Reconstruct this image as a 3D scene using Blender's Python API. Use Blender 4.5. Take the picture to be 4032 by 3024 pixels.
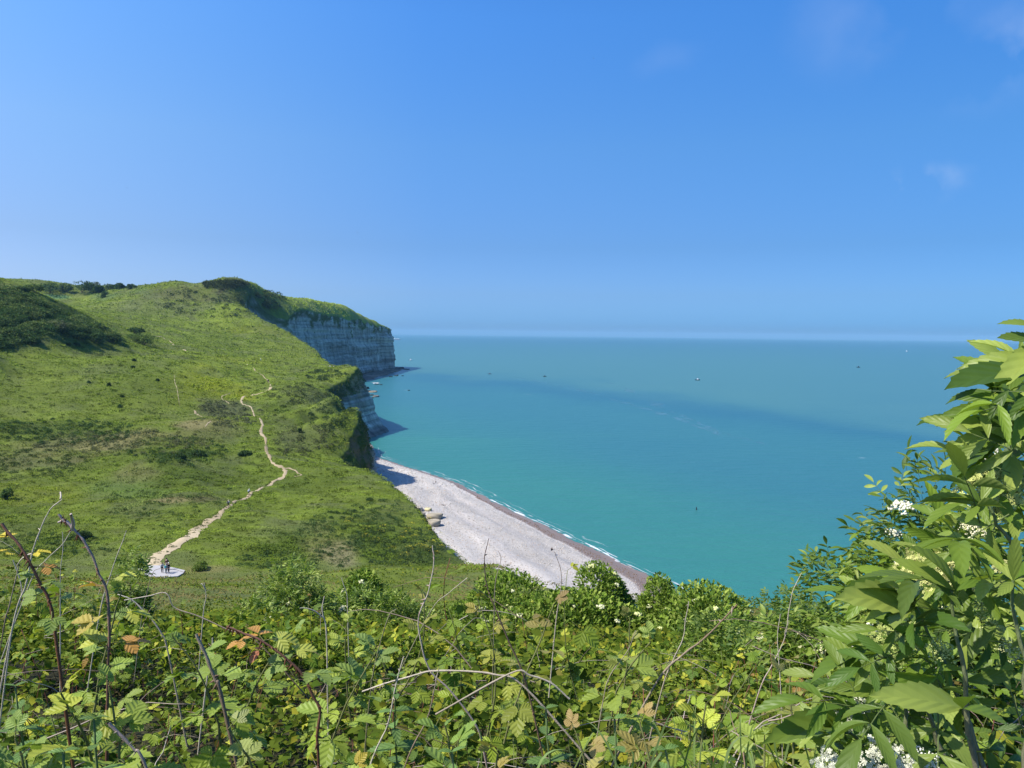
import bpy, math, random
import numpy as np
from mathutils import Matrix, Vector
random.seed(7)
RS = np.random.RandomState(11)
for o in list(bpy.data.objects): bpy.data.objects.remove(o, do_unlink=True)
SC = bpy.context.scene
COL = SC.collection
R = math.radians
# ------------------------------------------------------------------ camera
CZ = 64.0; FPX = 3030.0; PITCH = 3.72; ROLL = 0.65
cam_d = bpy.data.cameras.new('camera'); cam = bpy.data.objects.new('camera', cam_d); COL.objects.link(cam)
cam_d.sensor_width = 36.0; cam_d.lens = 36.0*FPX/4032.0
cam_d.clip_start = 0.05; cam_d.clip_end = 90000.0
CM = Matrix.Rotation(R(90-PITCH), 4, 'X') @ Matrix.Rotation(R(ROLL), 4, 'Z')
cam.matrix_world = Matrix.Translation((0, 0, CZ)) @ CM
SC.camera = cam
CMN = np.array(CM.to_3x3())
# ------------------------------------------------------------------ sky, sun, exposure
SUN_AZ = math.atan2(-0.94, -0.34); SUN_EL = R(51)          # azimuth measured from +Y towards +X
w = bpy.data.worlds.new('World'); SC.world = w; w.use_nodes = True
nt = w.node_tree; nt.nodes.clear()
sky = nt.nodes.new('ShaderNodeTexSky'); sky.sky_type = 'NISHITA'; sky.sun_disc = False
sky.sun_elevation = SUN_EL; sky.sun_rotation = SUN_AZ
sky.altitude = 60; sky.air_density = 1.0; sky.dust_density = 0.7; sky.ozone_density = 3.5
bg = nt.nodes.new('ShaderNodeBackground'); bg.inputs[1].default_value = 0.095
wo = nt.nodes.new('ShaderNodeOutputWorld')
hs = nt.nodes.new('ShaderNodeHueSaturation'); hs.inputs['Saturation'].default_value = 1.27; hs.inputs['Value'].default_value = 1.0
# thin cirrus patches, by direction
tc = nt.nodes.new('ShaderNodeTexCoord')
def cloud_patch(dirv, rad, seed_scale, amount):
    sub = nt.nodes.new('ShaderNodeVectorMath'); sub.operation = 'DISTANCE'; sub.inputs[1].default_value = dirv
    nz = nt.nodes.new('ShaderNodeTexNoise'); nz.inputs['Scale'].default_value = seed_scale; nz.inputs['Detail'].default_value = 6
    nz.inputs['Roughness'].default_value = 0.5
    wn = nt.nodes.new('ShaderNodeTexNoise'); wn.inputs['Scale'].default_value = 7; wn.inputs['Detail'].default_value = 5; nt.links.new(tc.outputs['Generated'], wn.inputs['Vector'])
    wa = nt.nodes.new('ShaderNodeVectorMath'); wa.operation = 'MULTIPLY_ADD'; wa.inputs[1].default_value = (.13, .13, .08); nt.links.new(wn.outputs['Color'], wa.inputs[0]); nt.links.new(tc.outputs['Generated'], wa.inputs[2])
    wb = nt.nodes.new('ShaderNodeVectorMath'); wb.operation = 'SUBTRACT'; wb.inputs[1].default_value = (.065, .065, .04); nt.links.new(wa.outputs[0], wb.inputs[0])
    wc = nt.nodes.new('ShaderNodeVectorMath'); wc.operation = 'MULTIPLY'; wc.inputs[1].default_value = (1, 1, 1.8); nt.links.new(wb.outputs[0], wc.inputs[0])
    sub.inputs[1].default_value = (dirv[0], dirv[1], dirv[2]*1.8)
    nt.links.new(wc.outputs[0], sub.inputs[0]); nt.links.new(tc.outputs['Generated'], nz.inputs['Vector'])
    m1 = nt.nodes.new('ShaderNodeMapRange'); m1.inputs[1].default_value = 0.0; m1.inputs[2].default_value = rad
    m1.inputs[3].default_value = 1.0; m1.inputs[4].default_value = 0.0; m1.interpolation_type = 'SMOOTHSTEP'
    nt.links.new(sub.outputs['Value'], m1.inputs[0])
    m2 = nt.nodes.new('ShaderNodeMapRange'); m2.inputs[1].default_value = 0.42; m2.inputs[2].default_value = 0.68
    nt.links.new(nz.outputs[0], m2.inputs[0])
    mu = nt.nodes.new('ShaderNodeMath'); mu.operation = 'MULTIPLY'; nt.links.new(m1.outputs[0], mu.inputs[0]); nt.links.new(m2.outputs[0], mu.inputs[1])
    mv = nt.nodes.new('ShaderNodeMath'); mv.operation = 'MULTIPLY'; nt.links.new(mu.outputs[0], mv.inputs[0]); mv.inputs[1].default_value = amount
    return mv.outputs[0]
def ray(u, v):
    d = CMN @ np.array([(u-2016)/FPX, -(v-1512)/FPX, -1.0]); return d
def P(u, v, D):
    d = ray(u, v); k = D/d[1]; return np.array([d[0]*k, D, CZ+d[2]*k])
def Pz(u, v, z):
    d = ray(u, v); k = (z-CZ)/d[2]; return np.array([d[0]*k, d[1]*k, z])
def nd(u, v):
    d = ray(u, v); return tuple(d/np.linalg.norm(d))
parts = [cloud_patch(nd(4020, 230), .11, 6, .55), cloud_patch(nd(3660, 725), .06, 9, .85), cloud_patch(nd(3500, 60), .14, 6, .22), cloud_patch(nd(2650, 230), .05, 8, .06)]
acc = parts[0]
for q in parts[1:]:
    ad = nt.nodes.new('ShaderNodeMath'); ad.operation = 'ADD'; nt.links.new(acc, ad.inputs[0]); nt.links.new(q, ad.inputs[1]); acc = ad.outputs[0]
mx = nt.nodes.new('ShaderNodeMix'); mx.data_type = 'RGBA'
nt.links.new(sky.outputs[0], hs.inputs['Color'])
# sky colour balance by elevation and by bearing (paler towards the sun's side)
sx = nt.nodes.new('ShaderNodeSeparateXYZ'); nt.links.new(tc.outputs['Generated'], sx.inputs[0])
def ramp_w(sock, lo, hi, stops):
    m = nt.nodes.new('ShaderNodeMapRange'); m.inputs[1].default_value = lo; m.inputs[2].default_value = hi; nt.links.new(sock, m.inputs[0])
    r = nt.nodes.new('ShaderNodeValToRGB'); nt.links.new(m.outputs[0], r.inputs[0]); e = r.color_ramp.elements
    while len(e) < len(stops): e.new(.5)
    for i, (p, c) in enumerate(stops): e[i].position = (p-lo)/(hi-lo); e[i].color = (*[q/2.4 for q in c], 1)
    return r.outputs[0]
e1 = ramp_w(sx.outputs['Z'], 0., 1., [(0, (.35, .66, 1.50)), (.017, (.39, .775, 1.75)), (.05, (.49, .735, 1.36)), (.11, (.62, .80, 1.20)), (.23, (1.06, 1.2, 1.45)), (.37, (1.27, 1.52, 1.85)), (1., (1.2, 1.5, 1.9))])
e2 = ramp_w(sx.outputs['X'], -.7, .6, [(-.7, (1.9, 1.3, 1.07)), (-.5, (1.62, 1.24, 1.05)), (-.1, (1.0, 1.0, 1.0)), (.5, (.70, .84, .87)), (.6, (.66, .82, .85))])
def vm(op, a, b):
    v = nt.nodes.new('ShaderNodeVectorMath'); v.operation = op; nt.links.new(a, v.inputs[0])
    if isinstance(b, tuple): v.inputs[1].default_value = b
    else: nt.links.new(b, v.inputs[1])
    return v.outputs[0]
bal = vm('MULTIPLY', vm('MULTIPLY', e1, e2), (5.76, 5.76, 5.76)); bal = vm('MULTIPLY', hs.outputs[0], bal)
nt.links.new(bal, mx.inputs[6]); mx.inputs[7].default_value = (6.2, 6.9, 8.4, 1)
nt.links.new(acc, mx.inputs[0]); nt.links.new(mx.outputs[2], bg.inputs[0]); nt.links.new(bg.outputs[0], wo.inputs[0])
sd = bpy.data.lights.new('sun', 'SUN'); sd.energy = 5.0; sd.angle = R(0.55); sd.color = (1.0, 0.955, 0.87)
sun = bpy.data.objects.new('sun', sd); COL.objects.link(sun)
sv = Vector((math.sin(SUN_AZ)*math.cos(SUN_EL), math.cos(SUN_AZ)*math.cos(SUN_EL), math.sin(SUN_EL)))
sun.rotation_euler = sv.to_track_quat('Z', 'Y').to_euler(); sun.location = (-60, -40, 150)
SC.view_settings.view_transform = 'Standard'; SC.view_settings.look = 'None'
SC.view_settings.exposure = 0.38; SC.view_settings.gamma = 1.0
SC.cycles.use_denoising = True
SC.cycles.max_bounces = 6; SC.cycles.transmission_bounces = 4; SC.cycles.volume_bounces = 0
SC.cycles.use_adaptive_sampling = False
# ------------------------------------------------------------------ helpers
def h2(ix, iy, s):
    n = (ix.astype(np.int64)*374761393 + iy.astype(np.int64)*668265263 + s*974634777) & 0xffffffff
    n = ((n ^ (n >> 13))*1274126177) & 0xffffffff
    n = (n ^ (n >> 16)) & 0xffffff
    return n/float(0xffffff)
def vn(x, y, s=0):
    x = np.asarray(x, float); y = np.asarray(y, float)
    ix = np.floor(x); iy = np.floor(y); fx = x-ix; fy = y-iy
    fx = fx*fx*fx*(fx*(fx*6-15)+10); fy = fy*fy*fy*(fy*(fy*6-15)+10)
    a = h2(ix, iy, s); b = h2(ix+1, iy, s); c = h2(ix, iy+1, s); d = h2(ix+1, iy+1, s)
    return (a*(1-fx)+b*fx)*(1-fy)+(c*(1-fx)+d*fx)*fy
def fbm(x, y, s=0, o=4, g=.5):
    t = 0; a = 1; n = 0; x = np.asarray(x, float); y = np.asarray(y, float)
    for k in range(o):
        t = t + a*vn(x, y, s+k*17); n += a; a *= g; x, y = (x*.8+y*.6)*2.03+3.1, (-x*.6+y*.8)*2.03+7.7
    return t/n
def sstep(a, b, x):
    t = np.clip((x-a)/(b-a), 0, 1); return t*t*(3-2*t)
def tag(o, label=None, cat=None, group=None, kind=None):
    if label: o['label'] = label
    if cat: o['category'] = cat
    if group: o['group'] = group
    if kind: o['kind'] = kind
    return o
def mkmesh(name, V, F, mat, parent=None, smooth=True, cols=None, uvs=None, mats=None):
    """V (n,3); F: (m,k) array or a list of such arrays (k may differ). cols: {name:(n,3|4) or (n,)}; uvs: per-vertex (n,2)"""
    if not isinstance(F, list): F = [F]
    F = [np.asarray(f, np.int32) for f in F if len(f)]
    me = bpy.data.meshes.new(name)
    V = np.asarray(V, np.float32)
    nl = sum(f.size for f in F); npoly = sum(len(f) for f in F)
    me.vertices.add(len(V)); me.vertices.foreach_set('co', V.ravel())
    me.loops.add(nl); me.polygons.add(npoly)
    li = np.concatenate([f.ravel() for f in F]); me.loops.foreach_set('vertex_index', li)
    tot = np.concatenate([np.full(len(f), f.shape[1], np.int32) for f in F])
    st = np.concatenate([[0], np.cumsum(tot)[:-1]]).astype(np.int32)
    me.polygons.foreach_set('loop_start', st)
    me.polygons.foreach_set('use_smooth', np.full(npoly, smooth, bool))
    me.update(calc_edges=True)
    if cols:
        for k, c in cols.items():
            c = np.asarray(c, np.float32)
            if c.ndim == 1:
                a = me.attributes.new(k, 'FLOAT', 'POINT'); a.data.foreach_set('value', c)
            else:
                if c.shape[1] == 3: c = np.hstack([c, np.ones((len(c), 1), np.float32)])
                a = me.attributes.new(k, 'FLOAT_COLOR', 'POINT'); a.data.foreach_set('color', c.ravel())
    if uvs is not None:
        l = me.uv_layers.new(name='UVMap'); l.data.foreach_set('uv', np.asarray(uvs, np.float32)[li].ravel())
    if mats is None: mats = [mat]
    for m in mats: me.materials.append(m)
    me.validate()
    o = bpy.data.objects.new(name, me); COL.objects.link(o)
    if parent is not None: o.parent = parent
    return o
def grid_faces(nr, nc, off=0):
    r = np.arange(nr-1)[:, None]; c = np.arange(nc-1)[None, :]
    a = r*nc+c
    return np.stack([a, a+1, a+nc+1, a+nc], -1).reshape(-1, 4)+off
def empty(name, loc=(0, 0, 0), rz=0):
    o = bpy.data.objects.new(name, None); COL.objects.link(o); o.location = loc; o.rotation_euler = (0, 0, rz)
    o.empty_display_size = .2
    return o
class NT:
    """small node-graph helper"""
    def __init__(s, name):
        s.m = bpy.data.materials.new(name); s.m.use_nodes = True; s.t = s.m.node_tree
        s.b = s.t.nodes['Principled BSDF']; s.o = s.t.nodes['Material Output']
    def n(s, typ, **k):
        x = s.t.nodes.new(typ)
        for a, b in k.items(): setattr(x, a, b)
        return x
    def l(s, a, b): s.t.links.new(a, b)
    def inp(s, sock, v):
        if isinstance(v, bpy.types.NodeSocket): s.l(v, sock)
        else: sock.default_value = v
    def attr(s, name): return s.n('ShaderNodeAttribute', attribute_name=name)
    def noise(s, scale, detail=4, rough=.55, vec=None, dist=0, ty='3D'):
        x = s.n('ShaderNodeTexNoise'); x.inputs['Scale'].default_value = scale; x.inputs['Detail'].default_value = detail
        x.inputs['Roughness'].default_value = rough; x.inputs['Distortion'].default_value = dist
        if vec is not None: s.l(vec, x.inputs['Vector'])
        return x.outputs[0]
    def mapv(s, scale=(1, 1, 1), rot=(0, 0, 0), src='Object'):
        t = s.n('ShaderNodeTexCoord'); m = s.n('ShaderNodeMapping'); m.inputs['Scale'].default_value = scale; m.inputs['Rotation'].default_value = rot
        s.l(t.outputs[src], m.inputs[0]); return m.outputs[0]
    def rng(s, v, a, b, c=0., d=1., smooth=False):
        x = s.n('ShaderNodeMapRange'); s.inp(x.inputs[0], v)
        for i, q in enumerate((a, b, c, d)): x.inputs[i+1].default_value = q
        if smooth: x.interpolation_type = 'SMOOTHSTEP'
        return x.outputs[0]
    def mix(s, f, a, b, mode='MIX'):
        x = s.n('ShaderNodeMix', data_type='RGBA', blend_type=mode)
        s.inp(x.inputs[0], f); s.inp(x.inputs[6], a); s.inp(x.inputs[7], b); return x.outputs[2]
    def math(s, op, a, b=0.):
        x = s.n('ShaderNodeMath', operation=op); s.inp(x.inputs[0], a); s.inp(x.inputs[1], b); return x.outputs[0]
    def bump(s, h, strength=.5, dist=.1, nrm=None):
        x = s.n('ShaderNodeBump'); x.inputs['Strength'].default_value = strength; x.inputs['Distance'].default_value = dist
        s.l(h, x.inputs['Height'])
        if nrm is not None: s.l(nrm, x.inputs['Normal'])
        return x.outputs[0]
    def ramp(s, f, stops):
        x = s.n('ShaderNodeValToRGB'); s.l(f, x.inputs[0]); e = x.color_ramp.elements
        while len(e) < len(stops): e.new(.5)
        for i, (p, c) in enumerate(stops): e[i].position = p; e[i].color = (*c, 1)
        return x.outputs[0]
def c4(c): return (c[0], c[1], c[2], 1)
def simple(name, col, rough=.8, spec=.3, var=.25, scale=20.):
    g = NT(name); f = g.noise(scale, 4)
    g.l(g.mix(f, c4([x*(1-var) for x in col]), c4([min(1, x*(1+var)) for x in col])), g.b.inputs['Base Color'])
    g.b.inputs['Roughness'].default_value = rough; g.b.inputs['Specular IOR Level'].default_value = spec
    return g.m
# ------------------------------------------------------------------ land form
CTRL_PX = [ (650,2259,128),(330,2240,128),(100,2200,135),(300,2100,150),(0,2150,150),(0,2000,185),(0,1900,215),(0,1800,240),(0,1650,290),(0,1500,350),(0,1400,395),
 (300,1900,215),(300,1800,240),(300,1650,290),(300,1500,350),(300,1410,410),(300,1360,450),
 (700,2150,140),(800,2060,165),(900,1997,185),(981,1948,205),(1060,1880,230),(1040,1800,255),(1030,1700,290),(960,1570,370),(1060,1510,430),(975,1430,530),
 (700,1950,190),(700,1850,225),(700,1700,280),(700,1550,350),(700,1400,450),(500,2000,180),(500,1950,195),
 (1300,2150,150),(1500,2200,142),(1300,2235,134),(1100,2200,136),(1200,2000,183),(1400,2000,190),(1200,1850,238),(1700,2180,148),
 (1850,2228,140),(1740,2130,162),(1640,2040,185),(1560,1945,213),(1450,1845,252),(1350,1760,288),(1250,1705,315),(1180,1665,335),
 (1250,1600,330),(1390,1600,322),(1405,1640,305),(1330,1640,303),(1270,1640,305),(1180,1600,325),(1100,1462,480),(1170,1492,460),(1257,1531,400),(1325,1566,345),(1150,1550,370),
 (1398,1449,500),(1340,1447,520),(1300,1450,535),(1200,1452,545),(1250,1485,500),(1180,1480,510),
 (1263,1402,655),(1240,1375,700),(1130,1300,760),(1010,1272,810),(1170,1332,730),(1000,1350,680),(850,1350,650),(1100,1400,620),(900,1300,740),
 (720,1108,880),(850,1108,870),(970,1122,862),(600,1126,900),(500,1136,950),(800,1250,765),(650,1200,800),(500,1250,720),(600,1300,640),(920,1200,800),(300,1200,930),(200,1235,850),
 (400,1140,1050),(200,1152,1150),(50,1152,1200),(450,1180,900),(800,1180,820),(960,1210,790),
 (1090,1166,930),(1240,1192,1030),(1370,1220,1170),(1480,1266,1300),(1530,1291,1385),(1200,1265,960),(1300,1290,1060),(1400,1301,1170),(1490,1300,1295),(1535,1297,1395),(1050,1250,870),
 (0,1118,470),(120,1162,472),(250,1228,480),(380,1275,500),(490,1325,520),(0,1250,430),(0,1330,410),(200,1300,440),(300,1335,452),(390,1350,470),(150,1380,412)]
CTRL_XY = [(0,0,62.3),(-12,0,62.6),(12,0,62.0),(0,-25,63),(-60,-25,66),(50,-25,60),(0,10,59.1),(-10,10,59.4),(12,10,58.6),(0,30,51.8),(-20,30,52.0),(20,30,51.2),(0,60,41.6),(-40,60,42.2),(-45,30,53.5),(14,60,42.5),(10,85,35),
 (-30,100,30.2),(-60,100,30.5),(-110,100,33),(-120,60,46),(-100,20,60),(0,100,30.5),(10,110,29),(45,20,55.5),(-20,115,27.0),(-75,118,26.2),(-130,150,26),(-170,200,27),(-200,260,36),
 (-60,274,17),(-72,281,20),(-72,345,17),(-77,366,13),(-100,425,28),(-118,445,34),(-300,600,66),(-335,700,73),(-430,620,90),(-350,480,101),(-260,360,60),(-450,400,95),(-300,300,60),
 (-340,1000,118),(-330,1150,104),(-300,1300,88),(-420,1000,122),(-500,1100,126),(-600,1000,125),(-700,1200,129),(-800,1250,130),(-500,1350,120),(-700,1450,132),(-900,1450,135),(-1000,1200,132),(-650,850,118),(-600,700,108),
 (-300,900,119),(-262,1430,74),(-320,1450,84)]
def subdiv(pl, n):
    out = []
    for a, b in zip(pl[:-1], pl[1:]):
        for k in range(n): out.append(tuple(np.array(a)*(1-k/n)+np.array(b)*k/n))
    return out+[pl[-1]]
SKYL = [(1010,1145,880),(1100,1166,935),(1240,1192,1030),(1380,1222,1170),(1480,1268,1300),(1532,1292,1385)]
EDGE = [(1200,1212,962),(1300,1234,1060),(1400,1257,1170),(1490,1288,1295)]
CTRL_PX = [c for c in CTRL_PX if not (c[0] > 1050 and c[1] < 1305 and c[2] > 900)]
_sk = [P(*c) for c in subdiv(SKYL, 4)]
CP = np.array([P(*c) for c in CTRL_PX]+_sk+[q+np.array([-45, 0, 1.]) for q in _sk]+[P(*c) for c in subdiv(EDGE, 3)]+[np.array(c, float) for c in CTRL_XY])
def tps(r2): return np.where(r2 > 1e-9, r2*np.log(r2+1e-12), 0)
_S = 200.0
_X = CP[:, :2]/_S; _n = len(_X)
_K = tps(((_X[:, None]-_X[None])**2).sum(-1)); _K[np.arange(_n), np.arange(_n)] += 0.0004
_A = np.zeros((_n+3, _n+3)); _A[:_n, :_n] = _K; _A[:_n, _n] = 1; _A[:_n, _n+1:] = _X; _A[_n, :_n] = 1; _A[_n+1:, :_n] = _X.T
_W = np.linalg.solve(_A, np.concatenate([CP[:, 2], [0, 0, 0]]))
def H0(x, y):
    x = np.asarray(x, float); y = np.asarray(y, float); sh = x.shape
    x = x.ravel(); y = y.ravel(); out = np.empty(x.size)
    for i in range(0, x.size, 40000):
        q = np.stack([x[i:i+40000], y[i:i+40000]], 1)/_S
        out[i:i+40000] = tps(((q[:, None]-_X[None])**2).sum(-1))@_W[:_n]+_W[_n]+q@_W[_n+1:]
    return out.reshape(sh)
# ground height = smooth form + hummocks and sheep-track terraces; fades out close to the viewer
def detail(x, y):
    d = np.hypot(x, y)
    big = (fbm(x/38, y/38, 3, 3)-.5)*2
    t = (fbm(x/9, y/5, 5, 4)-.5)
    a = sstep(40, 140, d)
    far = sstep(600, 900, d)
    return a*(big*2.3*(1-.7*far) + t*(2.0+.4*far))
_CY = np.array([-60,-20,10,30,50,80,110,140,165,190,225,262,272,283,294,305,318,335,350,367,390,408,424,440,462,482,500,530,560,640,700,760,800,835,862,900,960,1060,1170,1300,1385,1400,1412,1430,1460,1600.])
_CX = np.array([70,60,50,38,26,12,2,-5,-15,-22,-33.5,-50,-58,-64,-62,-60.5,-63,-67,-70,-73,-86,-92,-104,-106,-103,-101,-100,-112,-126,-158,-178,-222,-258,-290,-292,-262,-258,-250,-240,-226,-221,-224,-232,-262,-340,-600.])
def coastX(y):
    y = np.asarray(y, float)
    b = np.interp(y, _CY, _CX)
    for k in (1,): b = (b+np.interp(y-4, _CY, _CX)+np.interp(y+4, _CY, _CX))/3
    a = np.clip(y/400, .15, 3.)
    return b+(fbm(y/(9+y*.03), y*0+3.3, 21, 4)-.5)*5*a*sstep(60, 200, y)+(fbm(y/3.1, y*0+8.1, 23, 3)-.5)*3.2*sstep(268, 280, y)*sstep(540, 500, y)
def H(x, y):
    z = H0(x, y)+detail(x, y)
    w = 1-sstep(7, 15, np.hypot((np.asarray(x, float)+60)/1.5, np.asarray(y, float)-126.5))     # level ground round the platform
    return z*(1-w)+24.15*w
# march a pixel ray onto the ground
def hit(u, v, dmin=20., dmax=1500.):
    d = ray(u, v); D = np.exp(np.linspace(math.log(dmin), math.log(dmax), 1400)); k = D/d[1]
    x = d[0]*k; z = CZ+d[2]*k; h = H(x, D); m = (z < h) & (x < coastX(D)+1)
    if not m.any(): i = int(np.argmin(np.where(x < coastX(D), z-h, 1e9)))
    else: i = int(np.argmax(m))
    if i > 0 and m.any():
        a, b = (z-h)[i-1], (z-h)[i]
        t = a/(a-b) if a > b else 1.; Dd = D[i-1]+t*(D[i]-D[i-1])
    else: Dd = D[i]
    kk = Dd/d[1]; xx = d[0]*kk
    return np.array([xx, Dd, float(H(np.array([xx]), np.array([Dd]))[0])])
# colour zones: (u, v, radius u, radius v, albedo, strength)
G_DK = (.030, .056, .008); G_MD = (.074, .104, .013); G_LT = (.116, .148, .022); G_YL = (.17, .195, .010); STRAW = (.19, .172, .075); BRN = (.115, .11, .045); HEATH = (.088, .102, .042)
ZONES = [(700,1560,330,120,G_LT,.55),(780,1500,110,80,G_YL,.5),(880,1530,90,60,G_YL,.4),(960,1565,60,30,G_YL,.6),(900,1420,200,35,G_YL,.3),(120,1560,300,110,G_LT,.5),(560,1480,200,120,G_MD,.4),
 (900,1620,150,55,HEATH,.85),(830,1680,130,45,BRN,.6),(480,1740,330,42,STRAW,.8),(120,1800,220,45,BRN,.55),(560,1720,200,35,STRAW,.6),(760,1665,90,18,STRAW,.9),
 (250,1690,300,45,G_DK,.55),(650,1760,150,60,G_MD,.8),(800,1760,200,60,G_LT,.4),(650,1800,60,20,G_DK,.9),(760,1790,90,22,G_DK,.9),(600,1880,260,70,G_DK,.5),(540,1860,110,40,STRAW,.4),
 (500,1930,180,50,(.11,.165,.045),.5),(150,1950,200,60,G_YL,.35),(150,2080,300,60,G_MD,.7),(330,2110,35,14,G_DK,1.),(240,2140,250,40,G_DK,.45),
 (680,1970,90,14,STRAW,1.),(800,1966,60,12,BRN,.8),(1100,2150,160,60,G_DK,.55),(1350,2070,190,90,G_DK,.4),(1500,2120,180,90,G_DK,.65),(1700,2190,120,60,G_DK,.75),
 (1340,2190,90,50,(.22,.19,.12),.6),(1300,2150,120,80,STRAW,.35),(1290,1880,150,70,G_MD,.5),(1150,1900,90,70,G_DK,.3),(1200,1740,120,50,HEATH,.5),(1130,1700,70,40,HEATH,.5),
 (1320,1620,80,60,G_DK,.5),(1190,1540,120,40,HEATH,.4),(1100,1600,110,40,G_DK,.45),(860,1350,180,40,G_MD,.6),(1150,1380,120,60,G_LT,.5),(1000,1300,150,30,G_YL,.25),
 (850,1180,190,55,HEATH,.55),(560,1210,190,50,HEATH,.4),(700,1160,200,35,(.10,.10,.045),.6),(430,1170,180,22,(.085,.135,.05),.5),(220,1170,75,9,(.10,.19,.08),.8),(900,1125,90,14,(.05,.05,.025),.8),  # last: dark scrub on the crest, plus shadow of its hollow painted in
 (480,1290,120,25,G_MD,.5),(600,1340,120,25,G_LT,.6),(240,1355,200,14,G_LT,.6),(200,1330,150,25,HEATH,.4),(100,1250,200,70,G_DK,.8),(330,1270,140,40,G_DK,.8),(30,1180,150,60,(.07,.10,.03),.6),
 (900,2290,300,40,BRN,.55),(820,2240,120,14,STRAW,.6)]
BARE = (.30, .24, .17)
def zone_eval(x, y, base, zones):
    col = base
    n1 = (fbm(x/7, y/7, 41, 4)-.5)*1.3
    for (u, v, ru, rv, c, s) in zones:
        p = hit(u, v); a = hit(u+ru, v)[:2]-p[:2]
        q = hit(u, v-rv)[:2]; b = q-p[:2]
        nb = np.hypot(*b); mb = rv/FPX*p[1]*6
        if nb > mb: b = b/nb*mb
        if np.hypot(*a) > 3*ru/FPX*p[1]: a = np.array([ru/FPX*p[1], 0.])
        M = np.array([[a[0], b[0]], [a[1], b[1]]])
        if abs(np.linalg.det(M)) < 1e-6: continue
        Mi = np.linalg.inv(M); dx = x-p[0]; dy = y-p[1]
        s1 = Mi[0, 0]*dx+Mi[0, 1]*dy; t1 = Mi[1, 0]*dx+Mi[1, 1]*dy
        r = np.sqrt(s1*s1+t1*t1)+n1*.85
        w_ = s*(1-sstep(.35, 1.2, r))
        col = col*(1-w_[:, None])+np.array(c)[None]*w_[:, None]
    return col
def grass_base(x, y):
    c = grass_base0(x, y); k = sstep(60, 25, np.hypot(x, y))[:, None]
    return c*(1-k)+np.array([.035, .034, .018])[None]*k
def grass_base0(x, y):
    f = fbm(x/26, y/26, 61, 4)[:, None]; g = fbm(x/4.5, y/3, 71, 4)[:, None]
    c = np.array(G_MD)[None]*(1-f)+np.array(G_LT)[None]*f
    c = c*(1+(g-.5)*.9)
    f2 = sstep(.52, .66, fbm(x/15+9, y/11, 77, 4))[:, None]*.5
    c = c*(1-f2)+np.array(HEATH)[None]*f2
    east = (sstep(860, 900, y)*sstep(75, 20, coastX(y)-x))[:, None]  # far seaward slope, turned from the sun, coloured lighter to lift its shade
    return c*(1.2+.55*east)
# ---- land + cliff sheet: rows follow the coast, columns run inland (land) and down (cliff)
ys = [-60.]
while ys[-1] < 1600: ys.append(ys[-1]+max(.55, abs(ys[-1])/330 if ys[-1] < 900 else 2.8))
ys = np.array(ys)
ins = [0.]
st_ = .5
while ins[-1] < 1150: ins.append(ins[-1]+st_); st_ = min(4.6, st_*1.0125)
ins = np.array(ins)[::-1]
NY = len(ys); NI = len(ins)
cx = coastX(ys)
LX = cx[:, None]-ins[None, :]; LY = np.repeat(ys[:, None], NI, 1)
zt = H(LX, LY)
# scoop and round-off at the rim
rim = ins[None, :]
zt = zt-1.2*np.exp(-rim/2.0)
# cliff part
NT_ = 64
tt = np.linspace(0, 1, NT_+1)[1:]
def lerp_y(y, pts): return np.interp(y, [p[0] for p in pts], [p[1] for p in pts])
off = lerp_y(ys, [(-60,14),(60,16),(150,12),(260,9),(283,8),(294,6),(318,7),(335,9),(367,12),(392,14),(424,12),(450,15),(482,18),(520,16),(700,14),(835,10),(900,9),(1300,8),(1385,9),(1420,10),(1600,10)])
ztop = zt[:, -1]
zb = -1.5
T = tt[None, :]
Zc = ztop[:, None]+(zb-ztop[:, None])*T
prof = T**1.25*.8+.2*sstep(.75, 1, T)
yy = np.repeat(ys[:, None], NT_, 1)
sc = np.clip(yy/500, .35, 2.4)
butt = (fbm(yy/(16*sc), Zc*.010+2, 33, 4)-.5)*13*sc*np.minimum(1, T*5)
strata = ((vn(Zc/1.6, yy/60, 35)-.5)*1.1+(vn(Zc/4.2+7, yy/90, 36)-.5)*2.0+(vn(Zc/.7+7, yy/40, 37)-.5)*.5)*np.minimum(1, T*8)
rough_ = (fbm(yy/3.2, Zc/3.2, 38, 3)-.5)*1.6*np.minimum(1, T*8)
# layered ledge of the point beyond the beach: undercut low in the cliff
Xc = cx[:, None]+off[:, None]*prof+butt+strata*np.clip(sc, .7, 1.6)+rough_
Yc = yy
VX = np.hstack([LX, Xc]); VY = np.hstack([LY, Yc]); VZ = np.hstack([zt, Zc])
NC = NI+NT_
x = LX.ravel(); y = LY.ravel()
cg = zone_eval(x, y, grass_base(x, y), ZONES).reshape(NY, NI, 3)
# cliff colours: chalk with beds, grass tongues from above on the near noses
yk = yy.ravel(); zk = Zc.ravel(); tk = np.repeat(T, NY, 0).ravel()
green_t = lerp_y(ys, [(-60,.9),(200,.75),(280,.8),(300,.60),(318,.48),(340,.42),(367,.5),(400,.5),(424,.45),(440,.30),(482,.20),(520,.12),(560,.10),(835,.14),(900,.06),(1100,.05),(1400,-.03),(1600,0)])
gt = np.repeat(green_t[:, None], NT_, 1).ravel()
nzv = fbm(yk/(7*np.clip(yk/400, .5, 2)), zk/9, 51, 4)
cgk = sstep(-.09, .07, gt+(nzv-.5)*(.35+gt*.9+.45*sstep(850, 950, yk))-tk)
chalk_c = np.concatenate([np.zeros((NY, NI)), (1-cgk).reshape(NY, NT_)], 1)
clc = np.array([.66, .585, .49])[None]*np.ones((len(yk), 1))
clc = clc*(1-.12*sstep(700, 900, yk)[:, None])
bed = sstep(.5, .62, vn(zk/.9, yk/120, 52))*.35+sstep(.55, .65, vn(zk/2.7+3, yk/150, 53))*.25
clc = clc*(1-bed)[:, None]
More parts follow.
